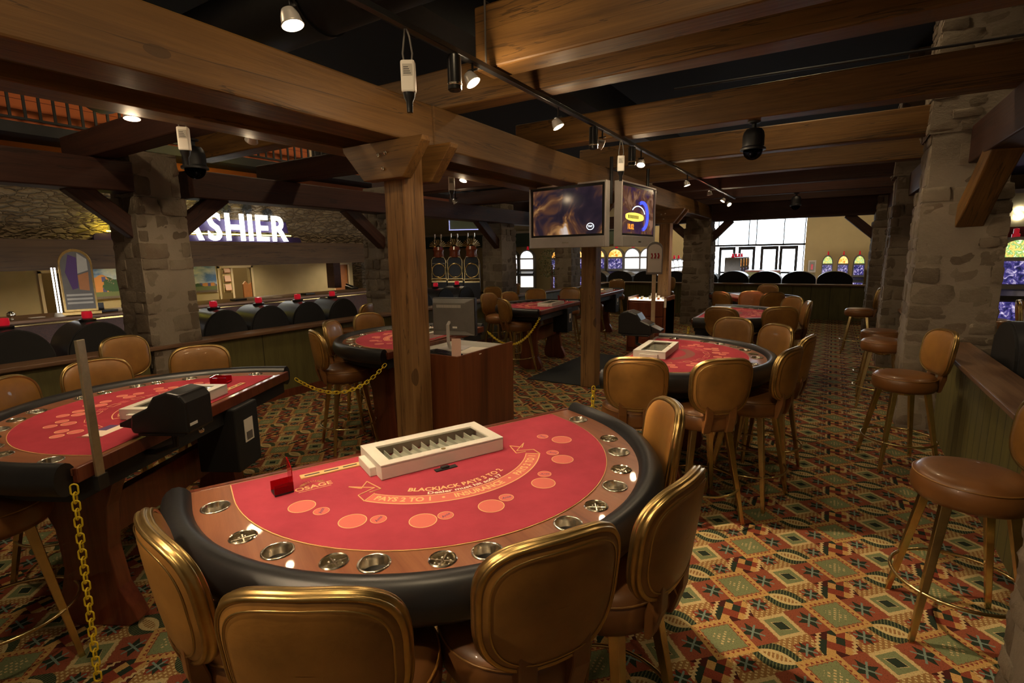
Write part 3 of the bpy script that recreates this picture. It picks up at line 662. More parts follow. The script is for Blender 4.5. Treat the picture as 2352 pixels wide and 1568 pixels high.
# ------------------------------------------------------------ card tables
PR=[M['print'],M['pink'],M['wprint'],M['bprint'],M['dprint']]
def ring(g,x,y,r,z,mi,w=.003,n=28): fill([circ(x,y,r,n),circ(x,y,r-w,n)],.0002,Tm((0,0,z)),mi,g)
def disc(g,x,y,r,z,mi,n=28): g.prism(circ(x,y,r,n),z,z+.0003,'z',mi)
def ribbon(g,r0,r1,p0,p1,z,mi,n=40):
    lo=[(-r0*math.sin(p0+(p1-p0)*i/n),.15+r0*math.cos(p0+(p1-p0)*i/n)) for i in range(n+1)]
    hi=[(-r1*math.sin(p0+(p1-p0)*i/n),.15+r1*math.cos(p0+(p1-p0)*i/n)) for i in range(n+1)]
    for i in range(n): g.add([lo[i]+(z,),lo[i+1]+(z,),hi[i+1]+(z,),hi[i]+(z,)],[(0,1,2,3)],mi)
def felt(style):
    g=G(); out=[(.72,.03)]+[(.72*math.cos(a),.15+.72*math.sin(a)) for a in [PI*i/48 for i in range(49)]]+[(-.72,.03)]
    g.prism(out,.95,.9525,'z',0)
    g.prism([(p[0]*1.004,.15+(p[1]-.15)*1.004 if p[1]>.15 else p[1]) for p in out],.9495,.9512,'z',1)
    z=.9528
    if style=='blackjack':
        for ph,r in ((-69.7,.576),(-47.8,.58),(-26,.568),(-3,.55),(22.4,.55),(46.5,.55),(69,.57)):
            ph=R(ph); x,y=-r*math.sin(ph),.15+r*math.cos(ph); disc(g,x,y,.040,z,2); ring(g,x,y,.0435,z+.0004,1)
        for u,n in ((-.495,.42),(-.36,.575),(-.178,.672),(.042,.678),(.258,.60),(.408,.452),(.487,.275)):
            x,y=-u,n; disc(g,x,y,.023,z+.0003,2); ring(g,x,y,.0255,z+.0008,1,.002)
            text(g,'Ante',.017,Tm((x,y,z+.001),PI-math.atan2(u,n-.15)),4,bold=.01,shear=.3)
        ribbon(g,.398,.402,R(-52),R(52),z+.0004,1); ribbon(g,.452,.457,R(-52),R(52),z+.0004,1); ribbon(g,.402,.452,R(-52),R(52),z+.0002,2)
        for s in (-1,1):
            for (a0,b0,a1,b1) in ((.398,52,.457,52),(.36,56,.40,69),(.40,69,.385,62),(.385,62,.335,66),(.335,66,.36,52),(.36,52,.398,55),(.457,52,.43,58),(.43,58,.36,56)):
                p=[(-a*math.sin(R(b*s)),.15+a*math.cos(R(b*s)),z+.0003) for a,b in ((a0,b0),(a1,b1))]; g.tube(p,.0022,4,mi=1)
        arctext(g,'PAYS 2 TO 1   •   INSURANCE   •   PAYS 2 TO 1',.04,.427,R(-49),R(49),z+.0008,1,bold=.03)
        arctext(g,'BLACKJACK PAYS 3 TO 2',.036,.352,R(-36),R(25),z,1,bold=.03)
        arctext(g,'Dealer must hit soft 17',.026,.382,R(-25),R(19),z,3,bold=.03)
        text(g,'OSAGE',.040,Tm((.475,.215,z),PI),1,bold=.02)
        g.box(.42,.53,.237,.2395,z-.0001,z+.0002,1)
        for k in range(13):
            a=R(12+13*k); c=(.475,.205); g.tube([(c[0]+.016*math.cos(a)*1.6,c[1]-.016*math.sin(a)-.012,z),(c[0]+.034*math.cos(a)*1.3,c[1]-.034*math.sin(a)-.008,z)],.0011,4,mi=1)
    else:
        for ph in (-62,-40,-20,0,20,40,62):
            for dx,dy,r in ((0,.50,.03),(.0,.57,.026),(.07,.53,.026)):
                p=R(ph); x,y=dx,dy; X=x*math.cos(p)-y*math.sin(p); Y=.15+x*math.sin(p)+y*math.cos(p)
                disc(g,X,Y,r,z,2); ring(g,X,Y,r+.002,z+.0004,1,.003)
            p=R(ph); 
            T=Tm((-.42*math.sin(p),.15+.42*math.cos(p),z),p)
            for a in ((-.03,.03,-.02,-.017),(-.03,.03,.017,.02),(-.03,-.027,-.02,.02),(.027,.03,-.02,.02)): g.box(a[0],a[1],a[2],a[3],0,.0003,1,T)
            for q in range(4): g.box(.045,.09,-.02+q*.011,-.016+q*.011,0,.0003,2,T)
        m=1 if style=='poker' else 5
        ribbon(g,.26,.33,R(-50),R(50),z+.0002,m); ribbon(g,.265,.325,R(-49),R(49),z+.0006,0 if style=='poker' else 5)
        if style=='poker':
            for q,mi in (((-.50,-.42,.20,.30),3),((-.42,-.34,.20,.25),3),((-.42,-.34,.25,.30),4),((-.52,-.505,.19,.31),5)): g.box(q[0],q[1],q[2],q[3],z,z+.0004,mi)
            arctext(g,'MAXIMUM',.03,.295,R(8),R(44),z+.001,1,bold=.03)
    return g
CUPS=[(-.76,.19),(-.66,.59),(-.45,.80),(-.17,.93),(.11,.925),(.40,.81),(.63,.59),(.77,.18)]
ASH=[(-.72,.44),(-.54,.73),(-.29,.89),(.255,.89),(.52,.72),(.70,.45)]
CUPS=[(-u*.995,n-.005) for u,n in CUPS]; ASH=[(-u,n-.0) for u,n in ASH]
def fix(p,r=.778):
    x,y=p; 
    if y<.25: return (math.copysign(r,x),y)
    d=math.hypot(x,y-.15); return (x*r/d,.15+(y-.15)*r/d)
CUPS=[fix(p) for p in CUPS]; ASH=[fix(p) for p in ASH]
def make_table(style,label,loc,rz,group='red felt card tables'):
    t=thing('card_table',label,'card table',loc,rz,group)
    out=[(.86,.0)]+[(.86*math.cos(a),.15+.86*math.sin(a)) for a in [PI*i/56 for i in range(57)]]+[(-.86,.0)]
    g=fill([out]+[circ(x,y,.041) for x,y in CUPS]+[circ(x,y,.037) for x,y in ASH],.014,Tm((0,0,.9345)))
    g.build('wood_top','tabletop',t)
    felt(style).build('felt',['cloth' if style=='blackjack' else 'cloth2','print','pink','wprint','bprint','dprint'],t)
    path=[(.885,.015,.915),(.885,.08,.915)]+[(.885*math.cos(a),.15+.885*math.sin(a),.915) for a in [PI*i/56 for i in range(57)]]+[(-.885,.08,.915),(-.885,.015,.915)]
    G().tube(path,.050,16,flat=1.35).build('padded_rail','rail',t,smooth=True,auto=True)
    und=[(.84,.02)]+[(.84*math.cos(a),.15+.84*math.sin(a)) for a in [PI*i/30 for i in range(31)]]+[(-.84,.02)]
    G().prism(und,.80,.919,'z').build('underframe','blackm',t)
    G().box(-.86,.86,-.012,.012,.89,.9515).build('dealer_edge','mahog',t,bevel=.004)
    for x,y in CUPS:
        G().lathe([(.0001,-.075),(.036,-.075),(.0385,-.07),(.0385,.001),(.041,.004),(.0445,.003),(.0455,.0005)],28,T=Tm((x,y,.949))).build('cup_holder','steel',t,smooth=True)
    for x,y in ASH:
        g=G().lathe([(.0001,-.02),(.033,-.018),(.0345,-.01),(.0345,.001),(.037,.0035),(.040,.0005)],24,T=Tm((x,y,.949)))
        T=Tm((x,y,.946),random.Random(x).uniform(0,1))
        for a in range(2): g.box(-.034,.034,-.002,.002,-.008,0,0,T@Matrix.Rotation(a*PI/2,4,'Z'))
        for a in range(8): g.add(*sphere(.006,(.021*math.cos(a*PI/4+.4),.021*math.sin(a*PI/4+.4),-.008)),0,T)
        g.build('ashtray_insert','steel',t,smooth=True,auto=True)
    # trestle legs with curved outline
    prof=[(.14,0),(.24,.0),(.30,.03),(.31,.12),(.27,.3),(.28,.5),(.34,.68),(.44,.80),(.44,.83),(-.0,.83),(.0,.80),(.06,.62),(.08,.4),(.06,.2),(.02,.10),(.0,.03),(.04,0)]
    prof=[(y*1.25+.12,z) for y,z in prof]
    for s in (-1,1): G().prism(prof,s*.50-.04,s*.50+.04,'x').build('leg','mahog',t,bevel=.006)
    G().box(-.46,.46,.27,.33,.42,.62).build('stretcher','mahog',t,bevel=.005)
    # brass slot plate
    g=G().box(.28,.50,.095,.13,.9527,.957); 
    for k in range(3): g.box(.292+k*.07,.345+k*.07,.108,.117,.957,.9575,1)
    g.build('slot_plate',['print','ink'],t)
    # drop box hanging below dealer side
    d=G().box(.12,.36,-.05,.20,.50,.89).build('drop_box','blackm',t,bevel=.01)
    G().box(.20,.29,-.053,-.0501,.66,.80).build('bar_label','white',d)
    g=G()
    for q in range(9): g.box(.215+q*.007,.218+q*.007,-.0545,-.0532,.67,.72)
    g.build('barcode','ink',d)
    return t
def sphere(r,c=(0,0,0),n=6,m=8):
    vs=[];fs=[]
    for i in range(n+1):
        for j in range(m):
            a=PI*i/n; b=2*PI*j/m; vs.append((c[0]+r*math.sin(a)*math.cos(b),c[1]+r*math.sin(a)*math.sin(b),c[2]+r*math.cos(a)))
    for i in range(n):
        for j in range(m): fs.append((i*m+j,(i+1)*m+j,(i+1)*m+(j+1)%m,i*m+(j+1)%m))
    return vs,fs
TB={}
def TR(n): return R(n-90)
specs=[('T1','blackjack',(-1.5,1.605),-25.5,'front blackjack table with polished cup holders, nearest the camera'),
 ('T2','poker',(-2.89,1.47),208.5,'card table at left with the black card shuffler and a metal sign post'),
 ('T6','other',(-1.35,4.1),3.5,'card table right of centre behind the two large tan chair backs'),
 ('T3',None,(-3.27,3.95),186.6,'card table seen on both sides of the front timber post'),
 ('T4',None,(-3.62,7.36),185,'card table behind the dealer desk, between two yellow chains'),
 ('T5',None,(-3.95,10.45),184,'far card table left of the lit chip desk'),
 ('T7',None,(-1.435,7.29),2.3,'card table in the second row on the right, chairs all around'),
 ('T8',None,(-1.42,9.75),39,'farthest right card table with white tray cover and red card holder')]
for k,st,(x,y),a,l in specs:
    if st: TB[k]=make_table(st,l,(x,y,0),TR(a))
    else: TB[k]=dup(TB['T1'] if k in('T3','T4') else TB['T6'],(x,y,0),TR(a),l)
def at(k,x,y,z=0):
    T=TB[k]; return tuple(Matrix.Translation(T.location)@Matrix.Rotation(T.rotation_euler.z,4,'Z')@Vector((x,y,z)))
# chip tray covers
def make_tray(label):
    t=thing('tray_cover',label,'tray cover',(0,0,0),0,'white locked covers over the chip trays')
    g=fill([[(-.26,-.125),(.26,-.125),(.26,.125),(-.26,.125)],[(-.215,-.075),(.215,-.075),(.215,.085),(-.215,.085)]],.004,Tm((0,0,.052)))
    g.prism([(-.125,0),(-.125,.056),(-.117,.056),(-.105,0)],-.26,.26,'x').prism([(.125,0),(.125,.056),(.117,.056),(.105,0)],-.26,.26,'x')
    g.box(-.26,-.25,-.12,.12,0,.055).box(.25,.26,-.12,.12,0,.055).box(-.285,-.26,-.07,.07,.0,.035).box(.26,.285,-.07,.07,.0,.035)
    g.build('frame','white',t,bevel=.003)
    G().box(-.214,.214,-.074,.084,.05,.052).build('glass_panel','glass',t)
    g=G()
    for k in range(11):
        x=-.20+.04*k
        vs=[];n=6
        for i in range(n+1):
            a=PI*i/n
            for yy,zo in ((-.075,.012),(.085,.03)): vs.append((x-.02*math.cos(a),yy,.0+zo-.012*math.sin(a)+.006))
        g.add(vs,[(2*i,2*i+1,2*i+3,2*i+2) for i in range(n)])
        g.box(x+.0185,x+.0215,-.075,.085,.005,.034)
    g.build('chip_tray','lgrey',t)
    G().lathe([(.0001,.0),(.009,0),(.010,-.004)],14,T=Tm((0,.1,.0575),0,0)).build('lock','gold',t)
    return t
tr=make_tray('long white tray cover on the front blackjack table')
def onT(o,k,x,y,rz=0,z=.953): o.location=at(k,x,y,z); o.rotation_euler=(0,0,TB[k].rotation_euler.z+rz)
onT(tr,'T1',0,.185)
for k,l,x in (('T2','white tray cover behind the black shuffler on the left table',.0),('T6','white tray cover near the two bright chair backs',.0),('T4','small white tray cover on the table past the dealer desk',0),('T5','white tray cover on the far table left of the chip desk',0),('T7','white tray cover on the second row right table',0),('T8','bright white tray cover on the farthest right table',0),('T3','white tray cover on the table hidden behind the monitor',0)):
    d=dup(tr,(0,0,0),0,l); onT(d,k,x,.185 if k!='T2' else .19)
# keypad clip in front of tray, discard holders
g=G().box(-.045,.045,-.012,.012,0,.004).box(-.012,.02,-.008,.008,.004,.012); o=g.build('card_clip','blackm',bevel=.002); tag(o,'small black clip lying before the white tray cover on the front table','clip'); onT(o,'T1',.02,.345)
def holder(k,x,y,rz,label,tall=True,sc_=1):
    t=thing('discard_holder',label,'card holder',(0,0,0),0,'red acrylic card holders')
    G().box(-.045,.045,-.05,.05,0,.008).build('base','black' if tall else 'acryl',t,bevel=.001)
    for q in (-.045,.040): G().box(q,q+.005,-.05,.05,.008,.045).build('side_wall','acryl',t)
    G().prism([(-.045,.008),(.045,.008),(.045,.10 if tall else .05),(-.045,.13 if tall else .05)],.044,.049,'y').build('back_wall','acryl',t)
    onT(t,k,x,y,rz); t.scale=(sc_,sc_,sc_**.3); return t
holder('T1',.575,.20,R(95),'tall red acrylic card holder at left end of the front table',sc_=.62)
holder('T2',.50,.26,R(10),'low glossy red acrylic box on the left table',False)
holder('T4',.50,.2,R(0),'dark red card holder on the table before the twin screens post')
holder('T8',.38,.20,R(0),'red card holder beside the bright white cover on the farthest right table')
# card shufflers on swing arm at dealer edge
def shuffler(k,x,y,label,rz=0):
    t=thing('card_shuffler',label,'card shuffler',(0,0,0),0,'black card shufflers')
    pr=[(-.16,.0),(.15,.0),(.16,.03),(.15,.10),(.06,.14),(.02,.20),(-.06,.225),(-.13,.21),(-.16,.17)]
    G().prism(pr,-.10,.10,'x').build('body','black',t,bevel=.012)
    G().prism([(.16,.02),(.24,.03),(.24,.05),(.15,.09)],-.075,.075,'x').build('card_chute','black',t,bevel=.004)
    g=G()
    for q in (-.03,-.055): g.box(q,q+.018,.118,.1205,.08,.10,0,Tm((0,.04,.0)))
    g.box(-.085,-.03,-.1625,-.1601,.04,.055); g.build('status_light','white',t)
    g=G().tube([(0,0,-.01),(0,0,-.10),(0,.12,-.14),(0,.2,-.14)],.018,8); g.box(-.09,.09,-.13,.13,-.015,0); g.build('bracket','black',t,bevel=.003)
    G().lathe([(.0001,0),(.016,0),(.018,.008),(.012,.02),(.0001,.022)],14,T=Tm((.06,-.1,-.035),0,R(90))).build('knob','steel',t,smooth=True)
    onT(t,k,x,y,rz,.985); return t
shuffler('T2',-.47,-.13,'black card shuffler mounted on the dealer side of the left table').scale=(.9,.85,.85)
shuffler('T6',-.74,-.17,'black card shuffler at the far end of the table right of centre')
# metal sign posts
def signpost(k,x,y,h,label,head):
    t=thing('table_sign_post',label,'sign post',(0,0,0),0)
    G().box(-.019,.019,-.006,.006,-.06,h).build('post','brassd',t,bevel=.002)
    G().box(-.025,.025,-.012,.012,-.10,-.04).build('clamp','black',t)
    if head:
        o=[( -.075,0),(.075,0),(.075,.24)]+[(.075*math.cos(a),.24+.075*math.sin(a)*.9) for a in [PI*i/10 for i in range(1,10)]]+[(-.075,.24)]
        G().prism(o,-.018,.018,'y',T=Tm((0,0,h))).build('sign_head','grey',t,bevel=.003)
        g=G().prism([(p[0]*.86,p[1]*.86+.02) for p in o],-.0195,-.0182,'y',T=Tm((0,0,h)))
        for q in (-.03,.0,.03): g.tube([(q,-.02,h+.2),(q+.008,-.02,h+.175),(q,-.02,h+.15)],.009,6,mi=1)
        g.build('sign_face',['lgrey','acryl'],t)
    onT(t,k,x,y,0,.93); return t
signpost('T2',-.775,-.025,.52,'tall flat metal post clamped to the left table beside the shuffler',False)
s=signpost('T6',-.84,-.045,.62,'table limit sign on a brass post before the glowing chip desk',True)
s.rotation_euler=(0,0,R(20))
# ------------------------------------------------------------ chairs
def make_chair():
    t=thing('casino_chair','','chair',(0,0,0))
    pr=[(.0001,.775),(.10,.776),(.16,.772),(.19,.762),(.209,.742),(.217,.707),(.214,.668),(.20,.642),(.10,.638),(.0001,.638)]
    g=G().lathe(pr,40); g.build('seat','seatl',t,smooth=True)
    G().tube([(.210*math.cos(a),.210*math.sin(a),.742) for a in [2*PI*i/40 for i in range(40)]],.0035,6,True).build('seat_piping','leather',t,smooth=True)
    G().box(-.125,.125,-.125,.125,.625,.650).lathe([(.07,.60),(.07,.627)],20).build('swivel_plate','brass',t,bevel=.003)
    for sx in (-1,1):
        for sy in (-1,1):
            a=Vector((sx*.115,sy*.115,.64)); b=Vector((sx*.205,sy*.205,0)); vs=[]
            for p,w in ((a,.020),(b,.0115)):
                for dx,dy in ((-1,-1),(1,-1),(1,1),(-1,1)): vs.append((p.x+dx*w,p.y+dy*w,p.z))
            G().add(vs,[(0,1,2,3),(7,6,5,4),(0,4,5,1),(1,5,6,2),(2,6,7,3),(3,7,4,0)]).build('leg','brass',t,bevel=.003)
    G().tube([(.253*math.cos(a),.253*math.sin(a),.235) for a in [2*PI*i/48 for i in range(48)]],.008,8,True).build('foot_ring','brass',t,smooth=True)
    # backrest: superellipse outline bent around the sitter
    def outl(k,e=3.2,n=56):
        o=[]
        for i in range(n):
            a=2*PI*i/n; c,s=math.cos(a),math.sin(a)
            x=abs(c)**(2/e)*math.copysign(1,c); z=abs(s)**(2/(e if s>0 else 2.5))*math.copysign(1,s)
            w=.198+.008*max(0,z); o.append((x*(w-k),z*(.180-k)))
        return o
    zc=.945
    def bend(x,z,off): # off: + front, - rear
        return (x,-.245+1.05*x*x+off-(z)*.13,zc+z)
    def shell(levels,mi=0,g=None):
        g=g or G(); n=56; vs=[]
        for k,off in levels: vs+=[bend(x,z,off) for x,z in outl(k)]
        m=len(levels); fs=[(q*n+i,q*n+(i+1)%n,(q+1)*n+(i+1)%n,(q+1)*n+i) for q in range(m-1) for i in range(n)]
        g.add(vs,fs,mi); return g
    g=shell([(.012,-.018),(.022,-.024),(.05,-.029),(.09,-.031),(.13,-.032),(.17,-.032),(.1795,-.032)])
    g=shell([(.1795,.040),(.17,.040),(.13,.040),(.09,.038),(.05,.034),(.022,.024),(.012,.012)],0,g)
    g.build('backrest','leather',t,smooth=True)
    shell([(.013,-.020),(.008,-.023),(.003,-.021),(.001,-.016),(.004,-.012),(-.001,-.008),(-.003,-.002),(-.001,.003),(.004,.006),(.001,.011),(.003,.016),(.008,.018),(.013,.016)]).build('backrest_frame','gold',t,smooth=True)
    shell([(.026,-.0265),(.0275,-.029),(.030,-.0275)]).build('backrest_piping','gold',t,smooth=True)
    for s in (-1,1):
        G().prism([(-.215,.64),(-.195,.635),(-.195,.72),(-.215,.80),(-.235,.86),(-.25,.86),(-.245,.74)],s*.075-.026,s*.075+.026,'x').build('support_strap','seatl',t,bevel=.006)
    return t
CH=make_chair(); first=[True]
def chair(x,y,face,label,group):
    # face: angle (deg) the sitter looks towards
    rz=R(face-90)
    if first[0]: first[0]=False; return place(CH,(x,y,0),rz,label,group)
    return dup(CH,(x,y,0),rz,label,group)
# pixel of the top of the backrest -> world position (camera at height 1.75)
def unproj(px,py,h):
    d=fw+rt*((px-1176)/1180)-up*((py-784)/1180); k=(h-1.75)/d.z; return d.x*k,d.y*k
def chair_at(px,py,k=None,label='',group='',face=None,turn=0,h=1.13,tgt=None):
    x,y=unproj(px,py,h)
    if face is None:
        c=at(k,0,.15) if tgt is None else tgt; face=math.degrees(math.atan2(c[1]-y,c[0]-x))+turn
    f=R(face); cx,cy=x+.27*math.cos(f),y+.27*math.sin(f)
    if k:   # keep the seat clear of the padded rail, sliding along the line of sight
        c=at(k,0,.15); best=None
        for q in range(-60,61):
            t=1+q*.005; d=math.hypot(cx*t-c[0],cy*t-c[1])
            if d>=.77 and (best is None or abs(q)<abs(best[0])): best=(q,t)
        if best: cx*=best[1]; cy*=best[1]
    return chair(cx,cy,face,label,group)
GA='chairs around the front table'
chair_at(684,1352,'T1','chair at the bottom seen square from behind, its back cut by the bottom edge',GA,turn=2)
chair_at(1290,1222,'T1','chair with its back tilted in the picture, front table, bottom centre',GA,turn=0)
chair_at(335,1198,None,'chair seen edge-on at the left end of the front table',GA,face=77)
chair_at(1582,1092,'T1','chair seen from the side right of the front table, gold rim catching light',GA,turn=-3)
chair_at(1555,932,'T1','chair at the far right corner of the front table, partly behind its neighbour',GA,turn=0)
GB='chairs around the table right of centre'
chair_at(1462,818,'T6','tan chair with a brightly lit top edge, square to the camera',GB,turn=8)
chair_at(1670,821,'T6','wide tan chair back to the right of the brightly lit one',GB)
chair_at(1830,795,'T6','slim chair seen edgewise at the right end of the middle table',GB)
chair_at(1795,743,'T6','tan chair leaning view between the padded rail and the aisle',GB)
chair_at(1866,768,None,'dark chair half behind the slim one, beside the aisle',GB,face=170)
chair_at(1692,727,'T6','tan chair behind the far rail of the middle table',GB,face=250)
GC='chairs around the second row right table'
chair_at(1655,704,'T7','dark brown chair back at left of the second row',GC,face=80)
chair_at(1797,703,'T7','dark chair back with brown seat in the second row',GC,face=110)
chair_at(1828,680,'T7','thin brown chair at right of the second row table',GC)
chair_at(1862,690,'T7','thin chair with a shining rim at the aisle end of the second row',GC)
chair_at(1729,667,'T7','tan chair standing between the two farthest right tables',GC,face=-95)
GD='chairs at the farthest right table'
chair_at(1655,663,'T8','small tan chair beyond the farthest right table, left one',GD)
chair(-1.08,10.85,-105,'small chair hidden behind the tan one, farthest table',GD)
chair_at(1780,668,'T8','small chair at the right end of the farthest table',GD)
GE='chairs around the left table'
chair_at(-14,877,'T2','tan chair cut by the left edge beside the left table',GE)
chair_at(210,823,'T2','tan chair behind the metal post at the left table',GE)
chair_at(457,790,'T2','tan chair in front of the stone pier at the left table',GE)
chair_at(272,770,None,'dark chair turned away beside the left stone pier',GE,face=12)
chair(-2.99,.55,80,'chair at the left edge with only seat and legs in view',GE)
chair(-3.75,.30,65,'chair whose thin legs show behind the yellow hanging chain',GE)
GF='chairs around the table behind the front post'
chair_at(716,757,'T3','chair seen from the side in front of the yellow chain, nearest the camera',GF)
chair_at(752,735,'T3','chair seen from the side just behind the nearest one by the chain',GF)
chair_at(840,717,'T3','tan chair back left of the front post',GF)
chair_at(848,695,None,'dark chair by the low wall left of the front post',GF,face=200)
chair_at(1048,705,'T3','tan chair showing right of the black monitor',GF,turn=0)
GH='chairs around the table past the dealer desk'
chair_at(1118,672,'T4','thin chair seen edge-on at the near end of the table past the desk',GH,turn=-15)
chair_at(1152,682,'T4','dark chair with its seat toward the chained table corner',GH)
chair_at(1129,657,'T4','brown chair against the low wall, left of the group',GH)
chair_at(1166,669,'T4','tan chair second from left behind that table',GH)
chair_at(1192,650,None,'brown chair turned aside behind the tan ones',GH,face=225)
chair_at(1229,662,'T4','tan chair in the middle behind that table',GH)
chair_at(1310,659,'T4','tan chair partly behind the screens post',GH)
GI='chairs around the far table left of the chip desk'
chair_at(1418,640,'T5','tan chair behind the far table, just left of the lit chip desk',GI)
chair_at(1345,655,'T5','dark chair showing beside the screens post, far table',GI)
chair_at(1536,635,None,'dark chair right of the timber post behind the chip desk',GI,face=-90)
GJ='chairs along the right-hand wall'
chair(.60,2.92,188,'nearest chair along the right wall, backrest cut by the frame',GJ)
chair(.56,5.08,200,'chair with an oval back in front of the big stone pier',GJ)
chair(.55,6.95,178,'chair against the far side of the big pier, seat lit',GJ)
chair(.58,7.75,178,'chair just behind the lit-seat one along the wall',GJ)
chair(.45,10.5,175,'dark chair farthest along the right wall',GJ)
# ------------------------------------------------------------ dealer desk with monitor
dk=thing('dealer_desk','reddish veneer dealer desk behind the big timber post','desk',(-3.0,3.02,0))
G().box(0,.64,0,.02,0,1.0).build('front_panel','desk',dk,bevel=.003)
G().box(.62,.64,.02,.80,0,1.0).build('side_panel','desk',dk,bevel=.003)
G().box(0,.02,.02,.80,0,1.0).build('side_panel','desk',dk,bevel=.003)
G().box(.02,.62,.02,.80,.945,.97).build('desktop','lgrey',dk)
G().box(.02,.62,.5,.52,.05,.90).build('shelf_panel','mahog',dk)
mt=thing('monitor','dark grey computer monitor seen from behind on the dealer desk','monitor',(-2.70,3.42,.971),R(14))
G().box(-.195,.195,.001,.055,.115,.435).build('bezel','black',mt,bevel=.004); g=G()
g.add([(-.19,.0,.12),(.19,.0,.12),(.19,0,.43),(-.19,0,.43),(-.14,-.09,.17),(.14,-.09,.17),(.14,-.09,.40),(-.14,-.09,.40)],[(0,1,5,4),(1,2,6,5),(2,3,7,6),(3,0,4,7),(4,5,6,7)])
g.build('housing','grey',mt,bevel=.004)
G().box(-.18,.18,.055,.058,.13,.42).build('screen','black',mt)
g=G()
for k in range(22): g.box(-.11+k*.01,-.104+k*.01,-.0915,-.0905,.36,.385)
g.build('vent_slots','lgrey',mt)
G().tube([(0,-.085,.24),(0,-.12,.22),(0,-.12,.08),(.0,-.08,.01)],.014,8).box(-.12,.12,-.10,.1,-.0,.012).build('stand','silver',mt)
G().box(.03,.07,-.092,-.0905,.19,.205).build('label_plate','white',mt)
kb=G().box(-.17,.17,-.06,.06,0,.015); 
for a in range(14):
    for b in range(4): kb.box(-.162+a*.0235,-.143+a*.0235,-.052+b*.026,-.031+b*.026,.015,.022)
o=kb.build('keyboard','black'); o.location=(-2.62,3.18,.971); o.rotation_euler=(0,0,R(-15)); tag(o,'black keyboard below the monitor on the dealer desk','keyboard')
o=G().box(-.035,.035,-.002,0,0,.155).box(-.04,.03,.002,.004,0,.16).box(-.035,.035,.004,.02,0,.012).box(-.016,.016,-.003,-.0021,.008,.02,1).build('card_leaflet',['pinkp','ink']); o.location=(-2.40,3.06,.971); o.rotation_euler=(R(-6),0,R(22)); tag(o,'pale pink leaflet standing upright on the corner of the dealer desk','leaflet')
o=G().box(-.10,.10,-.14,.14,0,.006).build('paper_sheet','paper'); o.location=(-2.48,3.42,.971); o.rotation_euler=(0,0,R(12)); tag(o,'white paper sheets on the dealer desk behind the leaflet','paper')
# second desk with backlit chips
d2=thing('chip_desk','dark red drawer desk with a glowing chip tray on top','desk',(-3.08,8.92,0))
G().box(0,.69,0,.56,0,.93).build('body','mahog',d2,bevel=.004)
G().box(.655,.69,-.02,.58,0,1.0).build('side_panel','desk',d2,bevel=.003)
G().box(0,.02,-.02,.58,.0,.985).build('side_panel','desk',d2,bevel=.003)
for z0,z1 in ((.66,.90),(.38,.64),(.08,.36)):
    d=G().box(.03,.645,-.018,0,z0,z1).build('drawer','mahog',d2,bevel=.004)
    G().tube([(.28,-.018,z1-.1),(.28,-.035,z1-.1),(.40,-.035,z1-.1),(.40,-.018,z1-.1)],.004,6).build('handle','steel',d)
G().box(.66,.70,-.025,-.02,.82,.98).build('notice','paper',d2)
G().box(.035,.64,.02,.5,.93,.945).build('light_tray',EM['chip'],d2)
rnd=random.Random(4)
for k in range(12):
    o=G().lathe([(.0001,.0),(.022,0),(.022,.02+.05*rnd.random()),(.0001,.022)],14).build('chip_stack',['white','orange','lgrey','gold'][k%4]); o.location=(-3.0+.05*k,9.0+.1*(k%3),.9455)
    o.data.update(); tag(o,'small chip stack on the glowing tray of the far desk','chips','chip stacks on the glowing tray')
o=G().box(-.04,.04,-.03,.03,0,.09).build('white_box','white'); o.location=(-2.72,9.3,.946); tag(o,'bright white box among the chips on the far desk','box')
# floor mats
o=G().box(-.6,.6,-1.1,1.1,0,.012).build('floor_mat','mat',bevel=.004); o.location=(-3.0,7.3,0.001); tag(o,'black rubber mat on the carpet behind the screens post','mat')
o=G().box(-.35,.35,-.7,.7,0,.012).build('floor_mat','mat',bevel=.004); o.location=(-2.05,4.1,0.001); tag(o,'black rubber mat on the dealer side of the table right of centre','mat')
# ------------------------------------------------------------ hanging screens
def tv(x,y,rz,z,mat,label,extra):
    t=thing('hanging_screen',label,'television',(x,y,z),rz,None)
    w,h=1.04,.72
    g=G().box(0,w,-.03,.06,0,h)
    g.prism([(0,.0),(w,0),(w-.02,-.0),(w-.04,.13),(.04,.13)],-.055,-.03,'y')
    g=G().box(0,.022,-.045,.05,0,h).box(w-.022,w,-.045,.05,0,h).box(.022,w-.022,-.045,.05,h-.02,h).box(.022,w-.022,-.05,.06,0,.125).box(.022,w-.022,.0,.06,.125,h-.02)
    g.build('bezel','silver',t,bevel=.006)
    G().box(.022,w-.022,-.03,-.0,.125,h-.02).build('screen_border','black',t)
    s=G().box(.055,w-.055,-.0325,-.03,.15,h-.05).build('picture',mat,t)
    g=G(); extra(g,w); g.build('picture_graphics',[EM['wht'],EM['yl'],EM['orgt'],EM['bl'],'ink'],s)
    G().box(w*.46,w*.54,-.0515,-.0502,.05,.065).build('badge','steel',t)
    G().lathe([(.02,.0),(.02,.5)],10,T=Tm((w,.07,h-.25))).build('hanger','black',t)
    return t
XR=R(90)
def ex1(g,w):
    T=Tm((w-.20,-.0335,.23),0,XR); ring2=[(.045*math.cos(a),.036*math.sin(a)) for a in [2*PI*i/24 for i in range(24)]]
    g.tube([T@Vector((p[0],p[1],0)) for p in ring2],.004,5,True,mi=0); text(g,'TNT',.030,T,0,bold=.03)
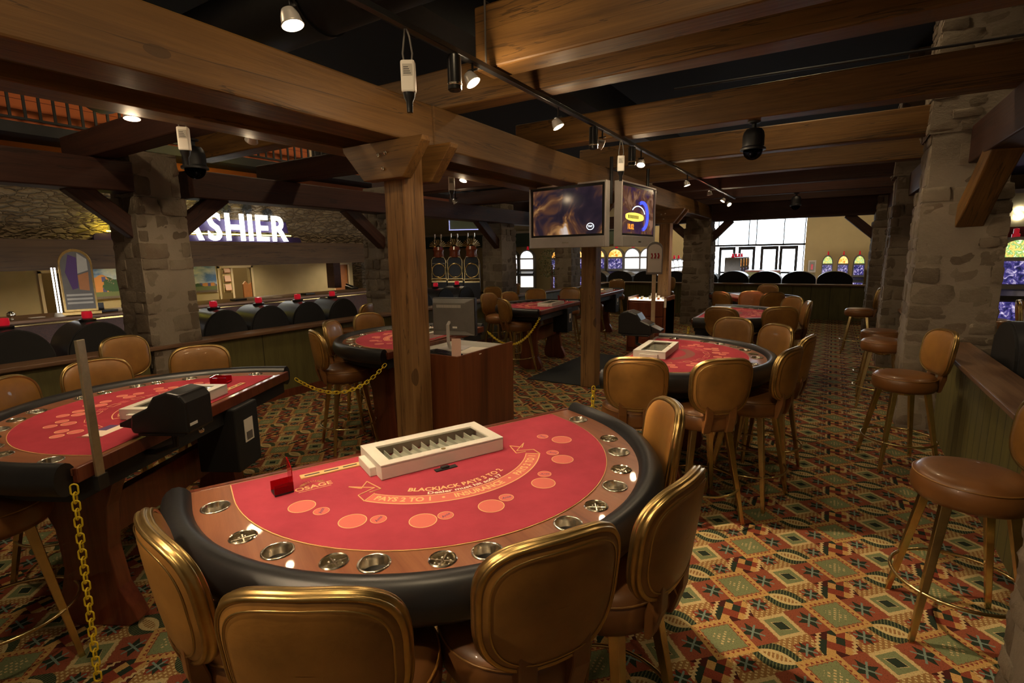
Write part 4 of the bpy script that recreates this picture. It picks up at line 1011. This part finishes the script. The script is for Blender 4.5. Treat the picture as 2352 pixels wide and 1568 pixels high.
def ex2(g,w):
    T=Tm((.40,-.0335,.34),0,XR); o=[(.30*math.cos(a),.05*math.sin(a)) for a in [2*PI*i/20 for i in range(20)]]
    g.prism([(math.copysign(min(abs(p[0]),.27),p[0]),p[1]) for p in o],-.001,.0,'z',1,T); 
    for k in range(8): g.box(-.2+k*.04,-.175+k*.04,-.02,.02,.0,.0006,4,T)
    g.tube([T@Vector((.22+.16*math.cos(a),.02+.16*math.sin(a),-.0005)) for a in [R(q) for q in range(-80,130,15)]],.022,5,mi=3)
    g.tube([T@Vector((.1+.2*math.cos(a),.03+.10*math.sin(a),0)) for a in [R(q) for q in range(10,170,20)]],.006,5,mi=0)
    text(g,'10.02',.085,Tm((.28,-.0335,.225),0,XR),2,bold=.02)
t=tv(-3.19,5.64,R(-6),1.83,M['tv1'],'left hanging flat screen showing a dark film scene with a network logo',ex1)
t2=tv(-2.07,5.62,R(86),1.83,M['tv2'],'right hanging flat screen at an angle showing a yellow and blue advert',ex2)
# ------------------------------------------------------------ chains
def chain(p0,p1,sag,label,curl=False):
    p0=Vector(p0);p1=Vector(p1); n=60; pts=[]
    for i in range(n+1):
        u=i/n; p=p0.lerp(p1,u); p.z-=sag*4*u*(1-u); pts.append(p)
    L=sum((pts[i+1]-pts[i]).length for i in range(n)); step=.034; m=int(L/step); g=G(); acc=0;k=0; i=0
    rnd=random.Random(int(L*100))
    for k in range(m):
        s=(k+.5)*step; 
        while i<n-1 and acc+(pts[i+1]-pts[i]).length<s: acc+=(pts[i+1]-pts[i]).length; i+=1
        d=(pts[i+1]-pts[i]); q=pts[i]+d*((s-acc)/max(1e-6,d.length)); d.normalize()
        ref=Vector((0,0,1)) if abs(d.z)<.8 else Vector((1,.3,0)); a=d.cross(ref).normalized(); b=a.cross(d)
        ax=(a*math.cos(R(35))+b*math.sin(R(35))) if k%2 else (b*math.cos(R(35))-a*math.sin(R(35)))
        lp=[]
        for j in range(14):
            t=2*PI*j/14; cx=.011*math.copysign(1,math.cos(t)) if abs(math.cos(t))>1e-6 else 0
            lp.append(q+d*(cx+.0115*math.cos(t))+ax*.0125*math.sin(t))
        g.tube(lp,.0034,6,True)
    o=g.build('plastic_chain','yellow',smooth=True); tag(o,label,'chain','yellow plastic chains'); return o
def hook(k,s): return at(k,s*.90,-.03,.88)
c=hook('T2',-1)
chain(at('T2',-.90,-.03,.90),(c[0]-.02,c[1]-.02,.03),0,'yellow plastic chain hanging straight down from the left table corner')
o=chain((c[0]-.02,c[1]-.02,.012),(c[0]-.08,c[1]-.10,.010),0,'loose end links of the yellow chain curled on the carpet')
chain(at('T2',.92,-.03,.88),at('T3',-.92,-.03,.87),.17,'yellow chain drooping between the left table and the table behind the front post')
chain(at('T3',.92,-.03,.88),at('T4',-.92,-.03,.88),.26,'yellow chain drooping above the right side of the dealer desk')
chain(at('T4',.92,-.03,.88),at('T5',-.92,-.03,.88),.24,'yellow chain just right of the screens post')
chain(at('T6',.92,-.03,.86),tuple(Vector(at('T6',.92,-.06,.10))),0,'yellow chain hanging behind the brightly lit chair')
chain(at('T7',.92,-.03,.86),tuple(Vector(at('T7',.92,-.06,.10))),0,'short yellow chain hanging from the second row right table')
# ------------------------------------------------------------ CASHIER sign and palms
def onwall(y,z,x=CX+.06,s=1): return Matrix.Translation((x,y,z))@Matrix.Rotation(R(90),4,'Z')@Matrix.Rotation(R(90),4,'X')
sg=thing('cashier_sign','glowing white CASHIER letters on the stone wall with yellow light behind','sign',(CX+.02,4.62,2.02))
XZ=Matrix.Rotation(R(90),4,'Z')@Matrix.Rotation(R(90),4,'X')
wd=[]
for ch in 'CASHIER':
    vs,_=textmesh(ch,.64,bold=.02,ext=.02); wd.append((min(v[0] for v in vs),max(v[0] for v in vs)))
yy=6.27-4.62
for ch,(a,b) in list(zip('CASHIER',wd))[::-1]:
    k=.84; g=G(); text(g,ch,.64,Tm((.10,yy-b*k,.265))@XZ@Matrix.Diagonal((k,1,1,1)),0,bold=.02,ext=.02)
    g.build('letter',EM['sign'],sg); yy-=(b-a)*k+.075
G().prism([(-1.33+.06*math.cos(a)*(1 if 1 else 0)-.02,.07+.07*math.sin(a)) for a in [R(q) for q in range(90,271,20)]]+[(1.9,.0),(1.95,.02),(1.97,.07),(1.95,.12),(1.9,.14)],.005,.05,'x').build('base_panel','purple',sg)
G().prism([(-.4,.22),(1.72,.22),(1.68,.42),(-.3,.42)],.005,.03,'x').build('back_panel','purple',sg)
G().tube([(.055,-1.25,.17),(.055,1.75,.17)],.008,6).build('glow_tube',EM['glow'],sg)
rnd=random.Random(7)
for k,(y,h,r) in enumerate([(3.42,.44,.20),(3.50,.36,.17),(4.75,.52,.13),(5.15,.50,.13),(5.55,.52,.12),(5.95,.47,.12),(4.95,.24,.10),(6.1,.22,.10)]):
    t=thing('palm_cutout',('dark palm silhouette at the left end of the glowing sign','small dark palm silhouette peeping around the glowing sign letters')[k>1],'sign decoration',(CX+.03,y,2.14),0,None if k==0 else ('left sign palms' if k==1 else 'small sign palms'))
    if k==1: t['label']='second dark palm silhouette, right beside the left pier'
    G().tube([(0,0,0),(0,.01,h*.5),(0,0,h)],.010,6).build('trunk','blackm',t)
    g=G()
    for q in range(26):
        a=R(q*360/26+rnd.uniform(-6,6)); l=r*rnd.uniform(.7,1.05)
        p=[(0,0,h),(.01,l*.6*math.cos(a),h+l*.6*math.sin(a)*.8+.015),(.0,l*math.cos(a),h+l*math.sin(a)*.7-.03)]
        g.tube(p,[.010,.013,.002],4)
    g.build('fronds','blackm',t)
L=bpy.data.lights.new('sign_lamp','AREA'); L.shape='RECTANGLE'; L.size=2.9; L.size_y=.03; L.energy=22; L.color=(1,.8,.08)
o=bpy.data.objects.new('sign_backlight',L); COL.objects.link(o); o.location=(CX+.14,4.9,2.52)
o.rotation_euler=Vector((-1,0,.9)).to_track_quat('-Z','X').to_euler(); tag(o,'yellow light strip washing the stone behind the cashier letters','lamp')
L=bpy.data.lights.new('sign_end_lamp','POINT'); L.energy=3; L.color=(1,.8,.08); L.shadow_soft_size=.02
o=bpy.data.objects.new('sign_end_light',L); COL.objects.link(o); o.location=(CX+.10,3.36,2.24); tag(o,'yellow light glowing behind the palms at the left end of the sign','lamp')
# lamps of the cashier room
for k,y in enumerate((1.6,4.0,6.5,8.9)):
    L=bpy.data.lights.new('downlight','SPOT'); L.energy=90; L.color=(1,.80,.50); L.spot_size=R(140); L.spot_blend=.8; L.shadow_soft_size=.08
    o=bpy.data.objects.new('downlight',L); COL.objects.link(o); o.location=(CX-1.25,y,2.04); tag(o,'recessed lamp in the ceiling of the cashier room','lamp','cashier room lamps')
# things on the counter
def put(o,x,y,z,l,c,g=None): o.location=(x,y,z); return tag(o,l,c,g)
for k,(y,l) in enumerate(((3.05,'low black tray on the counter beside the neon board'),(4.9,'low black tray on the counter, middle'),(6.25,'low black tray on the counter toward the orange door'))): put(G().box(-.08,.08,-.1,.1,0,.03).build('counter_tray','black',bevel=.004),CX+.6,y,1.081,l,'tray','black trays on the cashier counter')
put(G().box(-.04,.04,-.04,.04,0,.12).build('card_box','black'),CX+.45,3.02,1.081,'small black box on the counter by the neon board','box')
put(G().lathe([(.0001,0),(.03,0),(.012,.02),(.012,.03),(.04,.05),(.045,.075),(.03,.10),(.0001,.11)],16).build('desk_bell','steel',smooth=True),CX+.7,2.05,1.081,'round chrome bell at the left end of the cashier counter','bell')
for k,y in enumerate((2.3,5.6,6.8)): put(G().box(-.05,.05,-.07,.07,0,.006).build('paper_slip','paper'),CX+.62,y,1.081,'white paper slip lying on the cashier counter','paper','paper slips on the cashier counter')
ph=thing('desk_phone','black telephone on the right end of the counter below the orange door','telephone',(CX+.1,7.75,1.081))
G().prism([(-.1,0),(.1,0),(.1,.03),(-.1,.08)],-.1,.1,'y').build('base','black',ph,bevel=.004); G().tube([(-.1,-.06,.11),(.1,-.06,.06)],.02,8).build('handset','black',ph,bevel=.003)
# neon edged arched board
ab=thing('arched_board','tall arched promotional board with two glowing tubes on the cashier counter','sign',(CX+.82,2.70,1.13),R(72)); ab.scale=(.98,1,1.0)
arch_=[(-.17,0),(.17,0),(.17,.60)]+[(.17*math.cos(a),.60+.19*math.sin(a)) for a in [PI*i/14 for i in range(1,14)]]+[(-.17,.60)]
G().prism(arch_,-.04,.04,'y').build('frame','gold',ab,bevel=.004)
g=G().prism([(p[0]*.88,p[1]*.92+.03) for p in arch_],-.043,-.0405,'y'); 
g.prism([(-.06,.28),(.0,.30),(.02,.68),(-.06,.72),(-.11,.5)],-.0445,-.0432,'y',1).prism([(.01,.48),(.12,.52),(.12,.66),(.03,.74)],-.0445,-.0432,'y',2).prism([(.01,.28),(.11,.26),(.12,.50),(.01,.46)],-.0445,-.0432,'y',3)
for q in range(3): g.box(-.13,.13,-.0445,-.0432,.10+q*.05,.125+q*.05,4)
g.build('artwork',['grey','bprint','lgrey','odoor','lgrey'],ab)
for s in (-.205,-.235): G().tube([(s,-.01,.0),(s,-.01,.56)],.009,8).build('neon_tube',EM['tube'],ab,smooth=True)
G().lathe([(.0001,-.09),(.05,-.085),(.065,-.045),(.05,0),(.0001,.0)],16,T=Tm((-.22,-.01,.0))).build('tube_socket','white',ab,smooth=True)
G().box(-.20,.20,-.06,.06,-.04,0).build('plinth','gold',ab,bevel=.005)
# brochure rack in the doorway
br=thing('brochure_rack','wall rack with three pale leaflets in the cashier doorway','rack',(BX-.02,cyb(6.02),1.05))
G().box(-.02,0,0,.2,.0,.62).build('back_panel','cream',br)
for k in range(3):
    q=G().box(0,.05,.02,.17,.05+k*.19,.06+k*.19).build('shelf','odoor',br); G().prism([(.03,.06+k*.19),(.04,.06+k*.19),(.015,.18+k*.19),(.005,.18+k*.19)],.03,.16,'y').build('leaflet','pinkp',q)
# ------------------------------------------------------------ slot machines
def dome_slot(label,w=.54,top=1.17,red=True,hh=.30):
    # seen from behind: black arched rear panel, grey rounded flank, candle
    t=thing('slot_machine',label,'slot machine',(0,0,0))
    n=20; hw=w/2
    def o(k,dz=0): return [(-hw+k,0)]+[(-(hw-k)*math.cos(PI*i/n),top-hh+dz+(hh-k)*math.sin(PI*i/n)) for i in range(n+1)]+[(hw-k,0)]
    G().prism(o(.0),-.02,.42,'x',0).build('cabinet','flank',t,smooth=True,auto=True)
    G().prism(o(.012),.42,.44,'x').build('rear_panel','blackm',t)
    G().prism(o(.03),-.03,-.021,'x').build('front_glass',EM['whitep'],t)
    if red:
        c=G().lathe([(.06,-.02),(.07,0),(.07,.02),(.04,.03),(.0001,.03)],18,T=Tm((.2,0,top))).build('candle_base','black',t,smooth=True,auto=True)
        G().lathe([(.04,.03),(.045,.06),(.04,.095),(.0001,.10)],18,T=Tm((.2,0,top))).build('candle','candle',c,smooth=True,auto=True)
    return t
def acandle():
    m,t,b=newmat('red_lens'); b.inputs['Base Color'].default_value=(.6,.01,.03,1); b.inputs['Roughness'].default_value=.15; b.inputs['Emission Color'].default_value=(.8,.02,.04,1); b.inputs['Emission Strength'].default_value=.25; return m
M['candle']=acandle()
D0=dome_slot('')
used0=[0]
def ds(x,y,rz,label,group,sc=None):
    if not used0[0]: used0[0]=1; D0.scale=sc or (1,1,1); return place(D0,(x,y,0),rz,label,group)
    return dup(D0,(x,y,0),rz,label,group,sc)
gg='black domed slot machines behind the left low wall'
for y,l in ((1.5,'black domed slot machine at the left edge under the counter'),(2.12,'black domed slot machine with red candle behind the metal post'),(3.37,'first black domed slot machine right of the left stone pier'),(3.95,'second black domed slot machine right of the left stone pier'),(4.53,'third black domed slot machine right of the left stone pier'),(5.12,'fourth black domed slot machine, nearest the front post')): ds(-6.52,y,0,l,gg,(1,1.0,1))
gg='three domed slot machines right of the front post'
for y,l in ((6.85,'domed slot machine right beside the front post'),(7.5,'middle domed slot machine of the three past the front post'),(8.15,'domed slot machine next to the second visible stone pier')): ds(-6.52,y,0,l,gg)
gg='low black domes behind the far low wall'
for x,l in ((-6.6,'black dome behind the far wall, leftmost, near the screens post'),(-5.75,'black dome behind the far wall, second from left'),(-4.9,'black dome behind the far wall, left of the timber post'),(-4.05,'black dome behind the far wall beside the left of the stone pier'),(-3.2,'black dome showing right at the edge of the far stone pier'),(-2.38,'black dome right of the stone pier, under the window'),(-1.56,'black dome in the middle of the bright window'),(-.74,'black dome at the right jamb of the bright window'),(.08,'rightmost black dome below the three stained glass machines')):
    D1=place(dome_slot('',.80,1.21,False,.24),(x,16.3,0),R(-90),l,gg) if l.startswith('black dome behind the far wall, leftmost') else dup(D1,(x,16.3,0),R(-90),l,gg)
gg='dark domes in the annex at right'
for y,l in ((5.35,'big dark domed machine with red candle right of the big stone pier'),(4.6,'dark domed machine behind the right low wall near the frame edge'),(3.85,'dark domed machine cut by the right edge of the picture')): ds(1.62,y,R(180),l,gg,(1,1.25,1.02))
# arched upright machines facing the room
def upright(label,glass,belly,w=.56):
    t=thing('slot_machine',label,'slot machine',(0,0,0)); hw=w/2
    def o(k,z0,zt,zz): return [(-hw+k,z0),(hw-k,z0),(hw-k,zz)]+[((hw-k)*math.cos(a),zz+(zt-zz-k)*math.sin(a)) for a in [PI*i/14 for i in range(1,14)]]+[(-hw+k,zz)]
    G().prism(o(0,0,1.72,1.40),-.0,.5,'y').build('cabinet','grey',t,smooth=True,auto=True)
    G().prism(o(.05,1.42,1.72,1.42),-.012,-.001,'y').build('top_glass',glass,t)
    G().box(-hw+.05,hw-.05,-.012,-.001,1.02,1.36).build('reel_glass',belly,t)
    G().prism([(-.03,.80),(-.25,.80),(-.25,.86),(-.03,.95)],-hw+.02,hw-.02,'x').build('button_deck','black',t)
    G().box(-hw+.05,hw-.05,-.012,-.001,.35,.75).build('belly_glass',belly,t)
    G().lathe([(.05,0),(.05,.05),(.035,.06),(.035,.13),(.0001,.14)],14,T=Tm((0,.25,1.71))).build('candle','candle',t,smooth=True,auto=True)
    return t
U={'o':upright('',EM['orange'],EM['blue']),'w':upright('',EM['whitep'],EM['whitep']),'g':upright('',EM['green'],EM['blue'])}
uu=set()
def upr(k,x,y,rz,label,group,s=1):
    if k not in uu: uu.add(k); U[k].scale=s if isinstance(s,tuple) else (s,s,s); return place(U[k],(x,y,0),rz,label,group)
    return dup(U[k],(x,y,0),rz,label,group,s if isinstance(s,tuple) else (s,s,s))
gg='lit slot machines seen between the screens post and the chip desk'
for k,x,l in (('o',-8.05,'amber topped slot machine just right of the screens post'),('o',-7.30,'amber arched slot machine, second right of the screens post'),('w',-6.62,'white glowing slot machine right of the amber ones'),('w',-6.0,'white glowing slot machine by the sign post head')): upr(k,x,19.6,R(12),l,gg,1.15)
gg='lit slot machines between two stone piers at left'
for k,x,l in (('w',-11.9,'white lit slot machine beside the second visible stone pier'),('w',-11.1,'white lit slot machine left of the leafy plant'),('o',-9.6,'slot machine mostly hidden by the leafy plant'),('o',-8.8,'red lit slot machine left of the screens post')): upr(k,x,19.2,R(20),l,gg,1.15)
gg='three stained glass slot machines at the right of the window'
for k,x,l in (('g',-.14,'stained glass slot machine left of three, beside the fire cabinet'),('o',.30,'amber stained glass slot machine, middle of three'),('g',.74,'stained glass slot machine, rightmost of three by the dark pier')): upr(k,x,20.2,0,l,gg,(.58,.9,.93))
gg='annex slot machines at the right edge'
for k,x,l in (('g',2.62,'tall stained glass slot machine at the right edge of the picture'),('w',3.25,'slot machine cut by the right edge behind the stained glass one')): upr(k,x,11.8,0,l,gg,1.12)
# row of slot machines standing sideways before the window
gg='slot machines in side view before the window'
for k in range(5): upr('w',-4.6+.0*k,16.9+.62*k,R(70),'white-edged slot machines standing in a row left of the window',gg,.9)
for k in range(4): upr('o',-2.45,17.6+.62*k,R(100),'dark slot machines in a row in front of the bright window doors','dark machines before the doors',.92)
# left amber machines near brass ones
upr('o',-13.6,15.0,R(40),'lit slot machine with blue screen right of the front post','machines left of the brass ones')
# brass fronted machines
def brassslot(label):
    t=thing('brass_slot_machine',label,'slot machine',(0,0,0)); w=.31
    G().box(-w,w,0,.5,0,1.5).build('cabinet','black',t,bevel=.02)
    q=[(.29*math.cos(a),1.22+.26*math.sin(a)) for a in [2*PI*i/30 for i in range(30)]]
    G().tube([(x*.86,-.02,z) for x,z in q],.03,8,True).build('oval_rim','brass',t,smooth=True)
    G().prism([(x*.8,z) for x,z in q],-.025,-.001,'y').build('oval_glass','black',t)
    G().tube([(-.27,-.01,.9),(-.27,-.01,1.6),(-.2,-.01,1.72),(0,-.01,1.76),(.2,-.01,1.72),(.27,-.01,1.6),(.27,-.01,.9)],.02,6).box(-.3,.3,-.03,.0,.84,.92).build('brass_trim','brass',t)
    G().prism([(-.25,1.5),(.25,1.5),(.22,1.70),(-.22,1.70)],-.005,.3,'y').build('upper_box','black',t)
    G().lathe([(.0001,1.70),(.22,1.72),(.19,1.9),(.22,2.0),(.17,2.12),(.0001,2.12)],18,T=Tm((0,.15,0))).build('barrel','mahog',t,smooth=True,auto=True)
    g=G()
    for k in range(13):
        a=R(8+k*13.6); g.tube([(.1*math.cos(a),.1,2.1+.08*math.sin(a)),(.34*math.cos(a),.1,2.1+.30*math.sin(a))],[.012,.022],5)
    g.build('fan_crest','brass',t)
    for s in (-.12,.12): G().tube([(s,.1,2.2),(s,.1,2.46)],.02,6).tube([(s,.1,2.46),(s,.1,2.6)],.034,8).build('prong','steel',t)
    G().prism([(-.03,.80),(-.25,.78),(-.25,.84),(-.03,.9)],-.28,.28,'x').build('button_deck','brass',t)
    return t
b0=brassslot('left brass fronted slot machine with oval glass and fan crest'); place(b0,(-12.95,15.6,0),R(36))
b0['group']='brass fronted slot machines'
dup(b0,(-12.2,15.65,0),R(36),'middle brass fronted slot machine with oval glass and fan crest'); dup(b0,(-11.45,15.7,0),R(36),'right brass fronted slot machine beside the stone pier')
ls=thing('dotted_light_sign','hanging sign outlined in blue-white dots above the brass machines','sign',(-12.62,15.9,2.74),R(25))
G().box(0,1.35,0,.05,0,.5).build('panel','soffit',ls)
g=G()
for k in range(27): 
    for z in (.01,.47): g.add(*sphere(.013,(.02+k*.05,-.012,z),4,6))
for k in range(8):
    for x in (.02,1.32): g.add(*sphere(.013,(x,-.012,.06+k*.055),4,6))
g.build('light_dots',EM['led'],ls)
G().tube([(.3,.02,.5),(.3,.02,1.77)],.015,6).tube([(1.05,.02,.5),(1.05,.02,1.77)],.015,6).build('hanger','steel',ls)
g=G(); 
for k in range(6): g.tube([(.02+k*.09,-.01,.56),(.06+k*.09,-.01,.62),(.10+k*.09,-.01,.56)],.012,5)
g.build('neon_script',EM['led'],ls)
# plant
pl=thing('potted_tree','leafy indoor tree with small leaves left of the dark pier','plant',(-8.4,16.3,0))
G().lathe([(.0001,0),(.2,0),(.26,.4),(.24,.42),(.0001,.40)],20).build('pot','black',pl,smooth=True,auto=True)
G().tube([(0,0,.4),(.02,0,.9),(0,.02,1.4)],.03,8).build('trunk','mahog',pl)
rnd=random.Random(5); g=G()
for k in range(900):
    a=rnd.uniform(0,2*PI); b=rnd.uniform(-1,1); r=rnd.uniform(.15,.55)*(1-abs(b)*.3); c=Vector((r*math.cos(a),r*math.sin(a),1.45+b*.48))
    d=Vector((rnd.uniform(-1,1),rnd.uniform(-1,1),rnd.uniform(-1,.4))).normalized(); e=d.cross(Vector((rnd.random(),rnd.random(),1))).normalized()
    g.add([c-d*.04,c+e*.016,c+d*.04,c-e*.016],[(0,1,2,3)])
g.build('foliage','leaf',pl)
# steakhouse sign, fire cabinet, exit marks, frames
ss=thing('lit_letter_sign','glowing white letters STE on the fascia at the right edge','sign',(2.90,13.95,2.27))
for k,ch in enumerate('STE'):
    g=G(); text(g,ch,.34,Tm((.12+k*.23,0,.12),0,XR),0,bold=.04,ext=.03); g.build('letter',EM['sign'],ss)
G().box(-.05,2.5,.04,.16,-.12,.52).build('fascia','cream',ss)
G().box(-.05,2.5,.05,2.0,.52,.60).build('canopy','silver',ss)
G().box(-.05,2.5,.04,.16,-.42,-.12).build('lower_band','redwall',ss)
fc=thing('fire_cabinet','white framed fire extinguisher cabinet right of the window','cabinet',(-.72,20.9,1.0))
G().box(0,.24,0,.06,0,.42).build('frame','white',fc,bevel=.004); G().box(.04,.20,-.004,-.001,.05,.37).build('pane','lgrey',fc); G().box(.09,.15,-.012,-.0041,.1,.28).build('extinguisher','candle',fc)
tag(G().box(-.25,.25,-.02,.02,-.05,.05).build('exit_light',EM['red']),'left small red light glowing above the entrance window','light'); o=bpy.data.objects['exit_light']; o.location=(-3.3,20.95,3.24)
o2=o.copy(); COL.objects.link(o2); o2.location=(-1.75,20.95,3.24); o2['label']='right small red light glowing above the entrance window'
# raised bench wall ahead of window
st=thing('low_planter','low dark box divider standing in front of the bright doors','divider',(-2.2,17.0,0)); G().box(0,.9,0,.5,0,1.15).build('body','green',st,bevel=.01); G().box(-.03,.93,-.03,.53,1.15,1.2).build('cap','mahog',st)
# annex chairs behind the domes
for k,(x,y,l) in enumerate(((1.95,9.6,'green-backed chair in the annex just right of the big pier'),(2.2,8.4,'green-backed chair in the annex nearer the frame edge'))): chair(x,y,-20,l,'annex chairs')
# added fill lamps for the hall, shaped as recessed cans in the black ceiling
def fill_light(x,y,z,e,label,rad=.12,size=160,col=(1,.75,.44)):
    t=thing('fill_downlight',label,'lamp',(x,y,z),0,'added fill lamps high in the black ceiling')
    G().lathe([(.10,0),(.115,-.01),(.12,0)],20).build('trim_ring','black',t,smooth=True)
    l=bpy.data.lights.new('fill_beam','SPOT'); l.energy=e; l.color=col; l.spot_size=R(size); l.spot_blend=.6; l.shadow_soft_size=rad
    o=bpy.data.objects.new('fill_beam',l); COL.objects.link(o); o.parent=t; o.location=(0,0,-.03)
for y in (1.8,5.2,8.2):  # added spots that brighten the upper facade, without fixtures
    l=bpy.data.lights.new('facade_fill','SPOT'); l.energy=60; l.color=(1,.7,.4); l.spot_size=R(100); l.shadow_soft_size=.1
    o=bpy.data.objects.new('facade_fill',l); COL.objects.link(o); o.location=(CX+1.6,y,4.35); o.rotation_euler=Vector((-1.6,0,-.75)).to_track_quat('-Z','Y').to_euler(); tag(o,'added fill lamp washing the orange upper facade above the cashier','lamp','added facade fill lamps')
for x,y,z,e in ((-.4,.3,4.48,150),(-4.4,.6,4.48,120),(-.5,5.8,4.48,95),(-4.6,5.3,4.48,95),(-7.6,4.3,4.48,40),(-.6,10.2,4.48,70),(-4.4,11,4.48,60),(-9,11,4.48,120),(-11.3,13.6,4.48,170),(-6,18.5,4.48,260),(0.0,18.2,4.48,200),(3.4,10,3.28,70),(3.0,5,4.48,60)):
    fill_light(x,y,z,e,'added fill lamp set in the dark ceiling of the hall')
